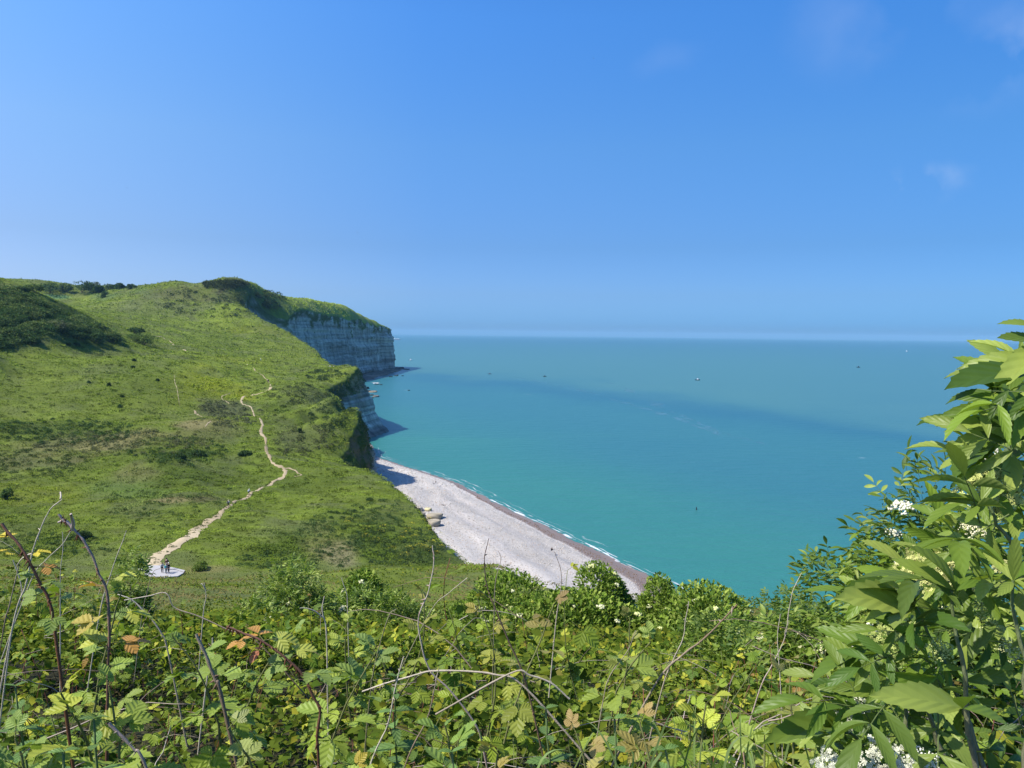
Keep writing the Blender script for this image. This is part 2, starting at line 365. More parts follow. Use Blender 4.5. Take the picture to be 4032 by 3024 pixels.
warm = sstep(.5, .75, fbm(yk/12, zk/10, 54, 4))
clc = clc*(1-warm[:, None]*.35)+np.array([.30, .21, .13])[None]*warm[:, None]*.35
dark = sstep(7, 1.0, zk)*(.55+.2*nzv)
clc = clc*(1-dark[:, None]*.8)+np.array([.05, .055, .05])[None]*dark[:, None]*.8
farm = sstep(700, 900, yk)[:, None]
grk = np.array(G_DK)[None]*(.8+nzv[:, None]*.9)*(1-farm)+farm*np.array([.085, .12, .04])[None]
earth = sstep(270, 285, yk)*sstep(480, 440, yk)*sstep(.40, .60, fbm(yk/4, zk/4, 58, 3)); grk = grk*(1-earth[:, None]*.8)+np.array([.135, .11, .07])[None]*earth[:, None]*.8
warmtop = (sstep(440, 480, yk)*sstep(540, 500, yk))*sstep(.02, .08, tk)*sstep(.42, .25, tk)*sstep(.34, .5, fbm(yk/5, zk/5, 57, 3))
ck = clc*(1-cgk[:, None])+grk*cgk[:, None]
ck = ck*(1-warmtop[:, None]*.8)+np.array([.34, .24, .14])[None]*warmtop[:, None]*.8
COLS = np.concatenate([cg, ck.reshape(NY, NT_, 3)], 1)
def mat_land():
    g = NT('land')
    at = g.attr('tint'); ch = g.attr('chalk')
    n1 = g.noise(1.3, 6, .7); n2 = g.noise(.22, 4, .6, vec=g.mapv((1, 1.6, 1)))
    n3 = g.noise(6.0, 3, .7)
    f = g.math('ADD', g.rng(n1, .3, .7, .35, 1.0), g.rng(n3, .3, .7, 0., .9))
    gr = g.mix(1., at.outputs['Color'], g.ramp(g.math('MULTIPLY', f, .55), [(0, (.35, .35, .35)), (.5, (.9, .9, .85)), (1, (1.75, 1.7, 1.5))]), 'MULTIPLY')
    gr = g.mix(g.rng(n2, .5, .72, 0, .35), gr, (.10, .10, .05, 1))
    # chalk: horizontal beds and vertical staining, deepened to stand in for buttress shading
    bed = g.noise(1., 5, .75, vec=g.mapv((.02, .02, 1.25)))
    vst = g.noise(1., 4, .6, vec=g.mapv((.16, .16, .03)))
    fin = g.noise(.8, 6, .7)
    cf = g.math('MULTIPLY', g.rng(bed, .35, .65, .72, 1.15), g.rng(vst, .3, .7, .42, 1.4))
    cf = g.math('MULTIPLY', cf, g.rng(fin, .25, .75, .7, 1.3))
    comb = g.n('ShaderNodeCombineColor'); [g.l(cf, comb.inputs[i]) for i in range(3)]
    ck = g.mix(1., at.outputs['Color'], comb.outputs[0], 'MULTIPLY')
    g.l(g.mix(ch.outputs['Fac'], gr, ck), g.b.inputs['Base Color'])
    g.b.inputs['Roughness'].default_value = .95; g.b.inputs['Specular IOR Level'].default_value = .12
    hgt = g.math('ADD', g.math('MULTIPLY', n1, .5), g.math('MULTIPLY', n3, .2))
    hgt = g.math('ADD', hgt, g.math('MULTIPLY', g.math('MULTIPLY', bed, ch.outputs['Fac']), 1.2))
    g.l(g.bump(hgt, .9, .9), g.b.inputs['Normal'])
    return g.m
def mat_beach():
    g = NT('beach_shingle')
    s = g.attr('shore').outputs['Fac']
    n1 = g.noise(1.6, 7, .85); n2 = g.noise(.05, 3, .5); n3 = g.noise(.35, 5, .65)
    dry = g.mix(g.rng(n1, .3, .7), (.27, .25, .225, 1), (.60, .56, .51, 1))
    band = g.noise(1., 3, .55, vec=None)
    comb = g.n('ShaderNodeCombineXYZ'); g.l(g.math('ADD', s, g.math('MULTIPLY', n3, 2.2)), comb.inputs[0]); g.l(g.math('MULTIPLY', n2, 3), comb.inputs[1])
    band = g.noise(.26, 3, .6, vec=comb.outputs[0])
    dry = g.mix(g.rng(band, .5, .66, 0, .4), dry, (.66, .58, .51, 1))
    dry = g.mix(g.rng(band, .46, .3, 0, .35), dry, (.34, .33, .33, 1))
    wet = g.mix(g.rng(n1, .3, .7), (.16, .115, .085, 1), (.29, .215, .165, 1))
    wf = g.rng(g.math('ADD', s, g.math('MULTIPLY', g.math('SUBTRACT', n3, .5), 5.)), 4.2, 5.0, 1, 0, True)
    wf = g.math('MULTIPLY', wf, g.attr('wetw').outputs['Fac'])
    g.l(g.mix(wf, dry, wet), g.b.inputs['Base Color'])
    g.l(g.rng(wf, 0, 1, .95, .45), g.b.inputs['Roughness'])
    g.b.inputs['Specular IOR Level'].default_value = .25
    g.l(g.bump(n1, .6, .12), g.b.inputs['Normal'])
    return g.m
def mat_sea():
    g = NT('sea_water')
    at = g.attr('tint')
    n = g.noise(1., 5, .6, vec=g.mapv((.006, .018, .01)), dist=.4)
    n2 = g.noise(1., 4, .65, vec=g.mapv((.05, .14, .1), (0, 0, .25)))
    c = g.mix(g.rng(n, .3, .7, 0, .30), at.outputs['Color'], g.mix(1., at.outputs['Color'], (.62, .82, .98, 1), 'MULTIPLY'))
    c = g.mix(g.rng(n2, .3, .75, 0, .28), c, g.mix(1., c, (1.35, 1.2, 1.1, 1), 'MULTIPLY'))
    wc = g.noise(1., 2, .5, vec=g.mapv((.035, .16, .1)))
    g.l(g.mix(g.rng(wc, .775, .80, 0, .45), c, (.6, .7, .72, 1)), g.b.inputs['Base Color'])
    g.b.inputs['Roughness'].default_value = .32; g.b.inputs['IOR'].default_value = 1.33
    g.b.inputs['Specular IOR Level'].default_value = .25
    w1 = g.noise(.55, 5, .65, vec=g.mapv((1, 2.2, 1), (0, 0, .3))); w2 = g.noise(.07, 4, .6, vec=g.mapv((1, 2.5, 1), (0, 0, .15)))
    hgt = g.math('ADD', g.math('MULTIPLY', w1, .3), g.math('MULTIPLY', w2, 1.6))
    g.l(g.bump(hgt, .55, 1.0), g.b.inputs['Normal'])
    return g.m
M_LAND = mat_land()
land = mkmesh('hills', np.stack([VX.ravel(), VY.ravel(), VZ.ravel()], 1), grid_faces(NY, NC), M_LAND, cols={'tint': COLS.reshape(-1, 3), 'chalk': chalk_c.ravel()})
tag(land, 'green grassy hills and chalk sea cliffs above the bay', kind='structure')
# ------------------------------------------------------------------ beach and sea
WL = [(1470,1788),(1500,1803),(1600,1838),(1700,1870),(1800,1905),(1900,1957),(2000,2005),(2100,2052),(2200,2095),(2300,2150),(2400,2200),(2500,2247),(2600,2292)]
WP = np.array([Pz(u, v, 0.) for u, v in WL])[::-1]
WP = np.vstack([[75, 60, 0], [52, 130, 0], WP, [-80, 440, 0], [-85, 475, 0]])
o_ = np.argsort(WP[:, 1]); WP = WP[o_]
def waterX(y): return np.interp(y, WP[:, 1], WP[:, 0])
by = np.arange(50, 476, .9)
bs = np.concatenate([np.arange(-14, 40, .6), np.arange(40, 110, 1.5)])
BX = np.stack([sum(waterX(by+k) for k in (-6, -3, 0, 3, 6))/5+(fbm(by/22, by*0, 81, 3)-.5)*5]*len(bs), 1)-bs[None]*1.25
BY = np.repeat(by[:, None], len(bs), 1); BS = np.repeat(bs[None], len(by), 0)
prof_b = np.interp(bs, [-14, 0, 6, 9, 14, 20, 30, 110], [-2.2, 0, 1.1, 1.5, 1.7, 2.6, 3.1, 5])
BZ = prof_b[None]+.28*np.sin(BS*.62+fbm(BX/30, BY/30, 84, 2)*7)*sstep(8, 12, BS)+(fbm(BX/2, BY/2, 83, 3)-.5)*.25
fade = sstep(476, 420, BY); BZ = BZ*fade-(1-fade)*.8
wetw = np.interp(BY, [0, 200, 260, 300, 340, 360, 480], [1.6, 1.5, 1.25, 1.0, .8, .7, .6])
beach = mkmesh('beach', np.stack([BX.ravel(), BY.ravel(), BZ.ravel()], 1), grid_faces(len(by), len(bs)), mat_beach(),
    cols={'shore': (BS/np.interp(BY, [0, 180, 250, 330, 480], [1.75, 1.6, 1.1, .62, .5])).ravel(), 'wetw': np.ones(BS.size)})
tag(beach, 'pale pebble beach with a wet brown strip along the water', kind='structure')
def pebbles():
    k = 60000; y = np.exp(RS.uniform(math.log(150), math.log(440), k)); s = RS.uniform(1, 75, k); j = np.clip(np.searchsorted(by, y), 0, len(by)-1); i = np.clip(np.searchsorted(bs, s), 1, len(bs)-1)
    x = BX[j, i]+RS.uniform(-.5, .5, k)*.7; z = BZ[j, i]+.02; ok = (x > coastX(y)-2) & (z > .5); x, y, z, s = x[ok], y[ok], z[ok], s[ok]; k = len(x)
    g = RS.rand(k, 1)**1.3; wet = (BS[j, i][ok]/np.interp(y, [0, 180, 250, 330, 480], [1.75, 1.6, 1.1, .62, .5]) < 4.6)[:, None]
    c = np.array([.36, .335, .30])[None]*(1-g)+np.array([.62, .58, .52])[None]*g; c = np.where(wet, c*np.array([.42, .32, .25]), c); c = np.where(RS.rand(k, 1) < .12, c*np.array([1., .82, .68]), c)
    bag = Bag(); bag.put(T_B, np.stack([x, y, z], 1), rnd_unit(k, -1), np.array([0, 0, 1.])[None]+RS.normal(size=(k, 3))*.3, y*.0005*RS.uniform(.5, 1.7, k)+.02, c)
    o = bag.build('pebbles', M_FLOWER2); tag(o, 'loose pebbles strewn over the pale beach', 'pebbles', kind='stuff')
def shoreX(y): return sum(waterX(np.asarray(y)+k) for k in (-6, -3, 0, 3, 6))/5+(fbm(np.asarray(y, float)/22, np.asarray(y)*0., 81, 3)-.5)*5
# sea
sr = np.exp(np.linspace(math.log(45), math.log(32000), 420)); sa = np.linspace(R(-62), R(100), 420)
SXg = np.sin(sa)[None]*sr[:, None]; SYg = np.cos(sa)[None]*sr[:, None]
TURQ = np.array([.036, .185, .155]); BLUE = np.array([.022, .118, .165]); GREENB = np.array([.062, .185, .175]); FARC = np.array([.036, .138, .165])
x = SXg.ravel(); y = SYg.ravel()
def seacol(x, y):
    r = np.hypot(x, y)
    n = (fbm(x/160, y/160, 91, 4)-.5)
    base = TURQ[None]*np.ones((len(x), 1))
    # distance off the shore
    ds = np.where(y < 470, x-shoreX(np.clip(y, 60, 470)), 60+np.abs(x+90)*.5+(y-470)*.3)
    w1 = sstep(30, 170, ds+n*60)[:, None]; base = base*(1-w1)+np.array([.034, .158, .172])[None]*w1
    # band of clear blue water, then pale green water farther out
    b_ = [P(1500, 1458, 1), P(1900, 1478, 1), P(2400, 1530, 1), (P(2900, 1600, 1)), P(3400, 1690, 1), P(4000, 1800, 1)]
    pts = np.array([Pz(u, v, 0) for u, v in [(1450,1452),(1700,1462),(2000,1478),(2400,1515),(2900,1580),(3400,1660),(4032,1745)]])
    ang = np.arctan2(pts[:, 0], pts[:, 1]); rad = np.log(np.hypot(pts[:, 0], pts[:, 1]))
    A = np.arctan2(x, y); lr = np.log(r); lim = np.interp(A, ang, rad)
    e = lr-lim+n*.22+(fbm(x/60+5, y/220, 92, 4)-.5)*.20
    w2 = sstep(-.22, .12, e)[:, None]
    band = (sstep(-.42, -.06, e)*(1-w2[:, 0])*sstep(-.25, .0, A+.06))[:, None]
    base = base*(1-band*.85)+BLUE[None]*band*.85
    base = base*(1-w2)+GREENB[None]*w2
    w3 = sstep(7.3, 9.2, lr)[:, None]; base = base*(1-w3)+FARC[None]*w3
    # right side grows bluer
    w4 = sstep(.25, .6, A)[:, None]*.35*w2; base = base*(1-w4)+np.array([.045, .16, .21])[None]*w4
    return base
sc_ = seacol(x, y)*.90
def seg_d(x, y, pts):
    d = np.full(len(x), 1e9)
    for a, b in zip(pts[:-1], pts[1:]):
        ab = b-a; t = np.clip(((x-a[0])*ab[0]+(y-a[1])*ab[1])/(ab@ab), 0, 1)
        d = np.minimum(d, np.hypot(x-a[0]-t*ab[0], y-a[1]-t*ab[1]))
    return d
M_SEA = mat_sea()
sea = mkmesh('sea', np.stack([x, y, 0*x], 1), grid_faces(len(sr), len(sa)), M_SEA, cols={'tint': sc_})
tag(sea, 'turquoise sea with a darker blue band reaching to the horizon', kind='structure')
# ------------------------------------------------------------------ plant kit
def leaf_tmpl(n, wid, teeth, fold, droop, blunt=.9, double=False):
    """leaf blade lying along +Y, length 1, normal +Z; margin toothed when teeth>0"""
    t = np.linspace(0, 1, n+1)
    def hw(t): return wid*.5*np.sin(np.pi*np.clip(t, 0, 1)**blunt)**.85
    def zz(x, t): return fold*np.abs(x)-droop*t*t
    V = []; U = []; F3 = []; F4 = []
    for q in t: V.append((0, q, zz(0, q))); U.append((.5, q))
    mid = list(range(n+1))
    for s in (-1, 1):
        edge = []
        for i in range(n):
            a = (i+.12)/n; b = (i+.98)/n if teeth else (i+1)/n
            wa = hw(a)*(1-teeth); wb = hw(min(b-.25/n, .97) if teeth else b)
            if i == 0 and not teeth: wa = hw(.12/n)
            for (q, ww) in ((a, wa), (b, wb*(1+teeth*.3))):
                if q > .995: ww = 0
                V.append((s*ww, min(q, 1.0), zz(ww, q)+ (.012 if teeth else 0))); U.append((.5+s*ww/wid, min(q, 1.))); edge.append(len(V)-1)
        for i in range(n):
            ea, eb = edge[2*i], edge[2*i+1]
            f1 = (mid[i], ea, eb, mid[i+1]) if s > 0 else (mid[i], mid[i+1], eb, ea)
            F4.append(f1)
            if i+1 < n:
                ec = edge[2*i+2]; F3.append((mid[i+1], eb, ec) if s > 0 else (mid[i+1], ec, eb))
    return np.array(V, float), F3, F4, np.array(U, float)
T_BR = leaf_tmpl(7, .74, .22, .22, .22)          # bramble leaflet, coarse teeth
T_BR2 = leaf_tmpl(4, .74, .2, .22, .22)
T_EL = leaf_tmpl(9, .30, .10, .42, .36, 1.08)      # elder leaflet
T_EL2 = leaf_tmpl(4, .32, 0., .35, .32, 1.05)
T_NT = leaf_tmpl(8, .52, .26, .15, .3, .75)      # nettle leaf
T_S = leaf_tmpl(2, .62, 0., .3, .25)             # far leaf
def _tiny():
    V = np.array([(0, 0, 0), (.28, .45, .05), (0, 1, -.12), (-.28, .45, .05)], float)
    return V, [], [(0, 1, 2, 3)], np.array([(.5, 0), (.9, .45), (.5, 1), (.1, .45)])
T_T = _tiny()
def frames(d, n):
    d = d/np.linalg.norm(d, axis=1, keepdims=True)
    s = np.cross(d, n); l = np.linalg.norm(s, axis=1, keepdims=True); bad = l[:, 0] < 1e-5
    s[bad] = (1, 0, 0); l[bad] = 1; s = s/l; nn = np.cross(s, d)
    return np.stack([s, d, nn], -1)           # columns
class Bag:
    """collects copies of templates into one mesh"""
    def __init__(s): s.V = []; s.F3 = []; s.F4 = []; s.U = []; s.C = []; s.n = 0
    def put(s, T, pos, d, nrm, size, col, wvar=0.15):
        pos = np.atleast_2d(pos); k = len(pos)
        if not k: return
        d = np.broadcast_to(d, (k, 3)).astype(float); nrm = np.broadcast_to(nrm, (k, 3)).astype(float)
        R_ = frames(d, nrm); size = np.broadcast_to(size, (k,)).astype(float)
        tv = np.broadcast_to(T[0][None], (k,)+T[0].shape).copy()
        tv[:, :, 0] *= (1+RS.uniform(-wvar, wvar, (k, 1))); tv[:, :, 2] *= RS.uniform(.3, 1.7, (k, 1))
        V = np.einsum('kij,kvj->kvi', R_, tv)*size[:, None, None]+pos[:, None]
        m = T[0].shape[0]
        offs = s.n+np.arange(k)[:, None, None]*m
        if len(T[1]): s.F3.append((np.array(T[1])[None]+offs).reshape(-1, 3))
        if len(T[2]): s.F4.append((np.array(T[2])[None]+offs).reshape(-1, 4))
        s.V.append(V.reshape(-1, 3)); s.U.append(np.tile(T[3], (k, 1)))
        col = np.broadcast_to(col, (k, 3)); s.C.append(np.repeat(col, m, 0)); s.n += k*m
    def tube(s, pts, r0, r1, col, sides=6, col2=None, bumps=0):
        pts = np.asarray(pts, float); n = len(pts)
        tan = np.gradient(pts, axis=0); tan /= np.linalg.norm(tan, axis=1, keepdims=True)+1e-9
        up = np.array([0.31, .2, .93]); a = np.cross(tan, up); a /= np.linalg.norm(a, axis=1, keepdims=True)+1e-9; b = np.cross(tan, a)
        th = np.arange(sides)*2*np.pi/sides; rr = np.linspace(r0, r1, n)
        if bumps: rr = rr*(1+bumps*(RS.rand(n)-.5))
        V = pts[:, None]+(a[:, None]*np.cos(th)[None, :, None]+b[:, None]*np.sin(th)[None, :, None])*rr[:, None, None]
        V = V.reshape(-1, 3)
        i = np.arange(n-1)[:, None]*sides; j = np.arange(sides)[None]; jn = (j+1) % sides
        F = np.stack([i+j, i+jn, i+sides+jn, i+sides+j], -1).reshape(-1, 4)+s.n
        s.F4.append(F); s.V.append(V)
        tt_ = np.repeat(np.linspace(0, 1, n), sides); s.U.append(np.stack([tt_*0+.5, tt_], 1))
        c = np.array(col)[None]*(1-tt_[:, None])+np.array(col if col2 is None else col2)[None]*tt_[:, None]
        s.C.append(c); s.n += len(V)
        # caps
        s.F4.append(np.array([[s.n-sides, s.n-sides+1, s.n-sides+2, s.n-sides+3]]) if sides == 4 else np.zeros((0, 4), int))
    def build(s, name, mat, parent=None, smooth=True):
        F = []
        if s.F3: F.append(np.concatenate(s.F3))
        if s.F4: F.append(np.concatenate([f for f in s.F4 if len(f)]))
        return mkmesh(name, np.concatenate(s.V), F, mat, parent, smooth, cols={'tint': np.concatenate(s.C)}, uvs=np.concatenate(s.U))
def leaf_mat(name, transl=.28, gloss=.5, veins=26., vein_amt=.22, bmp=.3):
    g = NT(name); at = g.attr('tint'); tc_ = g.n('ShaderNodeTexCoord')
    sp = g.n('ShaderNodeSeparateXYZ'); g.l(tc_.outputs['UV'], sp.inputs[0])
    ax = g.math('ABSOLUTE', g.math('SUBTRACT', sp.outputs[0], .5))
    ph = g.math('SUBTRACT', g.math('MULTIPLY', sp.outputs[1], veins*1.0), g.math('MULTIPLY', ax, veins*.8))
    wv = g.math('SINE', ph)
    vein = g.rng(wv, .6, 1., 0, 1)
    midr = g.rng(ax, 0.0, .035, 1, 0)
    v = g.math('MAXIMUM', g.math('MULTIPLY', vein, .6), midr)
    nz = g.noise(60, 3)
    oi = g.n('ShaderNodeNewGeometry')
    c = g.mix(g.rng(nz, .3, .7, 0, .35), at.outputs['Color'], g.mix(1., at.outputs['Color'], (.72, .78, .7, 1), 'MULTIPLY'))
    c = g.mix(g.math('MULTIPLY', v, vein_amt), c, g.mix(1., c, (1.5, 1.4, 1.1, 1), 'MULTIPLY'))
    back = g.mix(.25, c, (.17, .22, .10, 1))
    c = g.mix(oi.outputs['Backfacing'], c, back)
    g.l(c, g.b.inputs['Base Color']); g.b.inputs['Roughness'].default_value = gloss; g.b.inputs['Specular IOR Level'].default_value = .24
    g.l(g.bump(g.math('MULTIPLY', wv, -1.), bmp, .004), g.b.inputs['Normal'])
    tr = g.n('ShaderNodeBsdfTranslucent'); g.l(g.mix(1., c, (1.35, 1.5, .45, 1), 'MULTIPLY'), tr.inputs[0])
    ms = g.n('ShaderNodeMixShader'); ms.inputs[0].default_value = transl
    g.l(g.b.outputs[0], ms.inputs[1]); g.l(tr.outputs[0], ms.inputs[2]); g.l(ms.outputs[0], g.o.inputs[0])
    return g.m
M_LEAF = leaf_mat('bramble_leaf'); M_ELD = leaf_mat('elder_leaf', .3, .42, 34., .13, .15)
def tint_mat(name, rough=.8, var=.3, scale=30., spec=.2, bump=.3):
    g = NT(name); at = g.attr('tint'); nz = g.noise(scale, 5, .65)
    g.l(g.mix(1., at.outputs['Color'], g.ramp(nz, [(.25, (1-var,)*3), (.75, (1+var,)*3)]), 'MULTIPLY'), g.b.inputs['Base Color'])
    g.b.inputs['Roughness'].default_value = rough; g.b.inputs['Specular IOR Level'].default_value = spec
    if bump: g.l(g.bump(nz, bump, .02), g.b.inputs['Normal'])
    return g.m
M_STEM = tint_mat('stem_bark', .7, .3, 60.); M_FAR = None
def far_mat():
    g = NT('far_foliage'); at = g.attr('tint'); g.l(at.outputs['Color'], g.b.inputs['Base Color'])
    g.b.inputs['Roughness'].default_value = .9; g.b.inputs['Specular IOR Level'].default_value = .06
    tr = g.n('ShaderNodeBsdfTranslucent'); g.l(g.mix(1., at.outputs['Color'], (1.2, 1.35, .6, 1), 'MULTIPLY'), tr.inputs[0])
    ms = g.n('ShaderNodeMixShader'); ms.inputs[0].default_value = .22
    g.l(g.b.outputs[0], ms.inputs[1]); g.l(tr.outputs[0], ms.inputs[2]); g.l(ms.outputs[0], g.o.inputs[0])
    return g.m
M_FAR = far_mat()
def rnd_unit(k, zmin=-.2):
    v = RS.normal(size=(k, 3)); v /= np.linalg.norm(v, axis=1, keepdims=True); v[:, 2] = np.where(v[:, 2] < zmin, -v[:, 2], v[:, 2]); return v
LG = np.array([.245, .315, .034]); LY = np.array([.52, .50, .05]); LD = np.array([.075, .145, .016]); LR = np.array([.30, .14, .05]); LO = np.array([.36, .24, .08])
def leafcol(k, mood=0.):
    a = RS.rand(k, 1); c = LG*(1-a)+LD*a if mood <= 0 else LG*(1-a*.5)+LD*a*.5
    y = (RS.rand(k, 1) < .16+mood*.3)*RS.rand(k, 1); c = c*(1-y)+LY*y
    r = (RS.rand(k, 1) < .012+mood*.05)*RS.rand(k, 1)*.8; c = c*(1-r)+LR*r
    r = (RS.rand(k, 1) < .02)*RS.rand(k, 1)*.8; c = c*(1-r)+LO*r
    return c*RS.uniform(.75, 1.2, (k, 1))
def compound(bag, base, az, el, size, col, T=None, nl=3, up=None, petiole=True):
    """one bramble leaf: 3 or 5 toothed leaflets on a petiole"""
    T = T or T_BR
    d = np.array([math.sin(az)*math.cos(el), math.cos(az)*math.cos(el), math.sin(el)])
    n = np.array([0, 0, 1.])+RS.normal(size=3)*.28 if up is None else np.array(up, float)
    s = np.cross(d, n); s /= np.linalg.norm(s); n2 = np.cross(s, d)
    p1 = base+d*size*.75
    if petiole: bag.tube([base, base+d*size*.4+n2*size*.03, p1], .0013, .0009, (.16, .17, .06), 3)
    angs = (0, 62, -62) if nl == 3 else (0, 52, -52, 112, -112)
    P_, D_, S_ = [], [], []
    for i, a in enumerate(angs):
        a = R(a+RS.uniform(-9, 9)); dd = d*math.cos(a)+s*math.sin(a)+n2*RS.uniform(-.22, .05)
        P_.append(p1+dd*size*(.16 if i == 0 else .04)); D_.append(dd); S_.append(size*(1. if i == 0 else (.85 if abs(a) < 1.3 else .62))*RS.uniform(.9, 1.1))
    k = len(P_); nn = n2[None]+RS.normal(size=(k, 3))*.16
    bag.put(T, np.array(P_), np.array(D_), nn, np.array(S_), col[None]*RS.uniform(.88, 1.12, (k, 1)))
def curve(p0, p1, sag, n=10, wob=.0, side=None):
    t = np.linspace(0, 1, n)[:, None]; p = p0*(1-t)+p1*t
    p = p+np.array(sag)[None]*(4*t*(1-t))
    if wob: 
        q = np.cumsum(RS.normal(size=(n, 3))*wob, 0); q -= q[0]*(1-t)+q[-1]*t; p = p+q
    return p
def canopy(x, y):
    return 63.72-.372*y+(fbm(x*.9+4, y*.9, 201, 3)-.5)*1.05*np.clip(y/2.5, .3, 1.7)-.05+.07*y*sstep(-.48, -.62, x/np.maximum(y, .5))
# ------------------------------------------------------------------ the bramble thicket in front
def thicket():
    bag = Bag(); stems = Bag(); cnt = 0
    y = .78
    while y < 9.5:
        half = .78*y+.8; dens = np.interp(y, [.8, 1.5, 3, 6, 9], [38, 34, 24, 16, 11]); dy = .12
        k = RS.poisson(dens*2*half*dy)
        for _ in range(k):
            x = RS.uniform(-half, half); yy = y+RS.rand()*dy
            zt = canopy(np.array([x]), np.array([yy]))[0]+RS.uniform(-.2, .09)
            depth = RS.rand()
            if depth < .45: zt -= RS.uniform(.10, .42)
            tip = np.array([x, yy, zt]); lean = RS.normal(size=2)*.13
            base = tip+np.array([lean[0], lean[1], -RS.uniform(.45, .6)])
            c = curve(base, tip, (RS.normal()*.02, RS.normal()*.02, 0), 6)
            scol = (.13, .15, .05) if RS.rand() < .7 else (.20, .07, .05)
            stems.tube(c, .0028, .0014, scol, 4 if y > 2 else 5)
            near = yy < 3.6
            nlv = 6 if near else 5
            az0 = RS.rand()*6.28; mood = max(0, RS.normal()*.25)
            for j in range(nlv):
                t = 1-j*.13; p = base*(1-t)+tip*t
                sz = (.041+.009*min(j, 3))*RS.uniform(.75, 1.15)*(1 if yy < 5 else 1.12)
                if j == 0: sz *= .7
                el = R(35-22*j+RS.uniform(-15, 15))
                col = leafcol(1, mood+(.5 if j == 0 else 0))[0]
                compound(bag, p, az0+j*2.4, el, sz, col, T_BR if near else T_BR2, 5 if RS.rand() < .25 and near else 3, petiole=near)
            cnt += 1
        y += dy
    for i in range(230):
        yy = RS.uniform(1.1, 2.9)**2; x = RS.uniform(-.72, .72)*yy; z = canopy(np.array([x]), np.array([yy]))[0]-.12; a = RS.rand()*6.28; L = RS.uniform(.2, .55)*(1+.1*yy)
        p0 = np.array([x, yy, z-RS.rand()*.15]); p1 = p0+np.array([math.cos(a)*L, math.sin(a)*L*.6, RS.uniform(-.02, .22)])
        g_ = RS.rand(); col = np.array([.46, .40, .33])*g_+np.array([.20, .13, .09])*(1-g_)
        stems.tube(curve(p0, p1, (0, 0, RS.uniform(.0, .10)), 8, .006), RS.uniform(.0012, .0028), .0008, tuple(col), 4)
    o = bag.build('bramble_thicket', M_LEAF); tag(o, 'dense tangle of green bramble leaves covering the slope in front', 'brambles', kind='stuff')
    s = stems.build('bramble_stems', M_STEM); tag(s, 'thin green and reddish stems under the bramble leaves', 'stems', kind='stuff')
thicket()
def undergrowth():
    """lower foliage and the scrub that runs down the slope behind the brambles"""
    bag = Bag()
    # lower storey, leaf colour darkened to paint the shade under the canopy
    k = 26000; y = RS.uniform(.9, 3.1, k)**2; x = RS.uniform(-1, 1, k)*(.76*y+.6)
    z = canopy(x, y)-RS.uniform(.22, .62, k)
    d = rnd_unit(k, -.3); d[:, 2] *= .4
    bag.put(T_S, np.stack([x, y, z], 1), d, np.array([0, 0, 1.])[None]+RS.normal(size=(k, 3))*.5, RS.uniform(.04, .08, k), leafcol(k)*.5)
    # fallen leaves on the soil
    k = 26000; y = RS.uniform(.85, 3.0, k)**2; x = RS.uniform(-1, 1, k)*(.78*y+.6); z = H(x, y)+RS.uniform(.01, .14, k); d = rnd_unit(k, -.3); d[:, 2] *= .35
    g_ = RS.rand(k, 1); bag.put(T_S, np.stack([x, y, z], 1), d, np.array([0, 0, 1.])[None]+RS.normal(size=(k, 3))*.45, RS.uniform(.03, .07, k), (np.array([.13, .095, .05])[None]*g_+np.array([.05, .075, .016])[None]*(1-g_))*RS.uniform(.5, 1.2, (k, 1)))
    # slope scrub, 8 m to 125 m
    k = 210000; ly = RS.uniform(math.log(7.5), math.log(124), k); y = np.exp(ly); x = RS.uniform(-.88, .88, k)*y
    ok = (x < coastX(y)-1) & ~((y > 108) & (np.hypot((x+60)/1.5, y-126.5) < 13)); x = x[ok]; y = y[ok]; k = len(x)
    lump = fbm(x/2.6, y/2.6, 221, 3); hgt = np.interp(y, [7, 12, 30, 60, 124], [.95, .75, .6, .35, .2])*(.5+lump)
    hgt = hgt*np.where(x < -.30*y, 1., 1.)
    z = H(x, y)+hgt*RS.uniform(.55, 1.0, k)
    size = np.interp(y, [7, 15, 40, 124], [.085, .11, .17, .36])*RS.uniform(.6, 1.25, k)
    d = rnd_unit(k, -.3); d[:, 2] = d[:, 2]*.5+.1
    kind = fbm(x/5+3, y/7, 231, 3)
    c = leafcol(k); dry = sstep(.50, .60, kind)*sstep(14, 30, y)
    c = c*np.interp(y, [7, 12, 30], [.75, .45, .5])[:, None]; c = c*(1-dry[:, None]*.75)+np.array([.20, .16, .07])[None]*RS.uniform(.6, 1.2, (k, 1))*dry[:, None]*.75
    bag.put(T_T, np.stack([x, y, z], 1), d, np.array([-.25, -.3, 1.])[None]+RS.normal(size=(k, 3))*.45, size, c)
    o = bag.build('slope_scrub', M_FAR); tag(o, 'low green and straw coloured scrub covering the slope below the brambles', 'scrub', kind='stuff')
undergrowth()
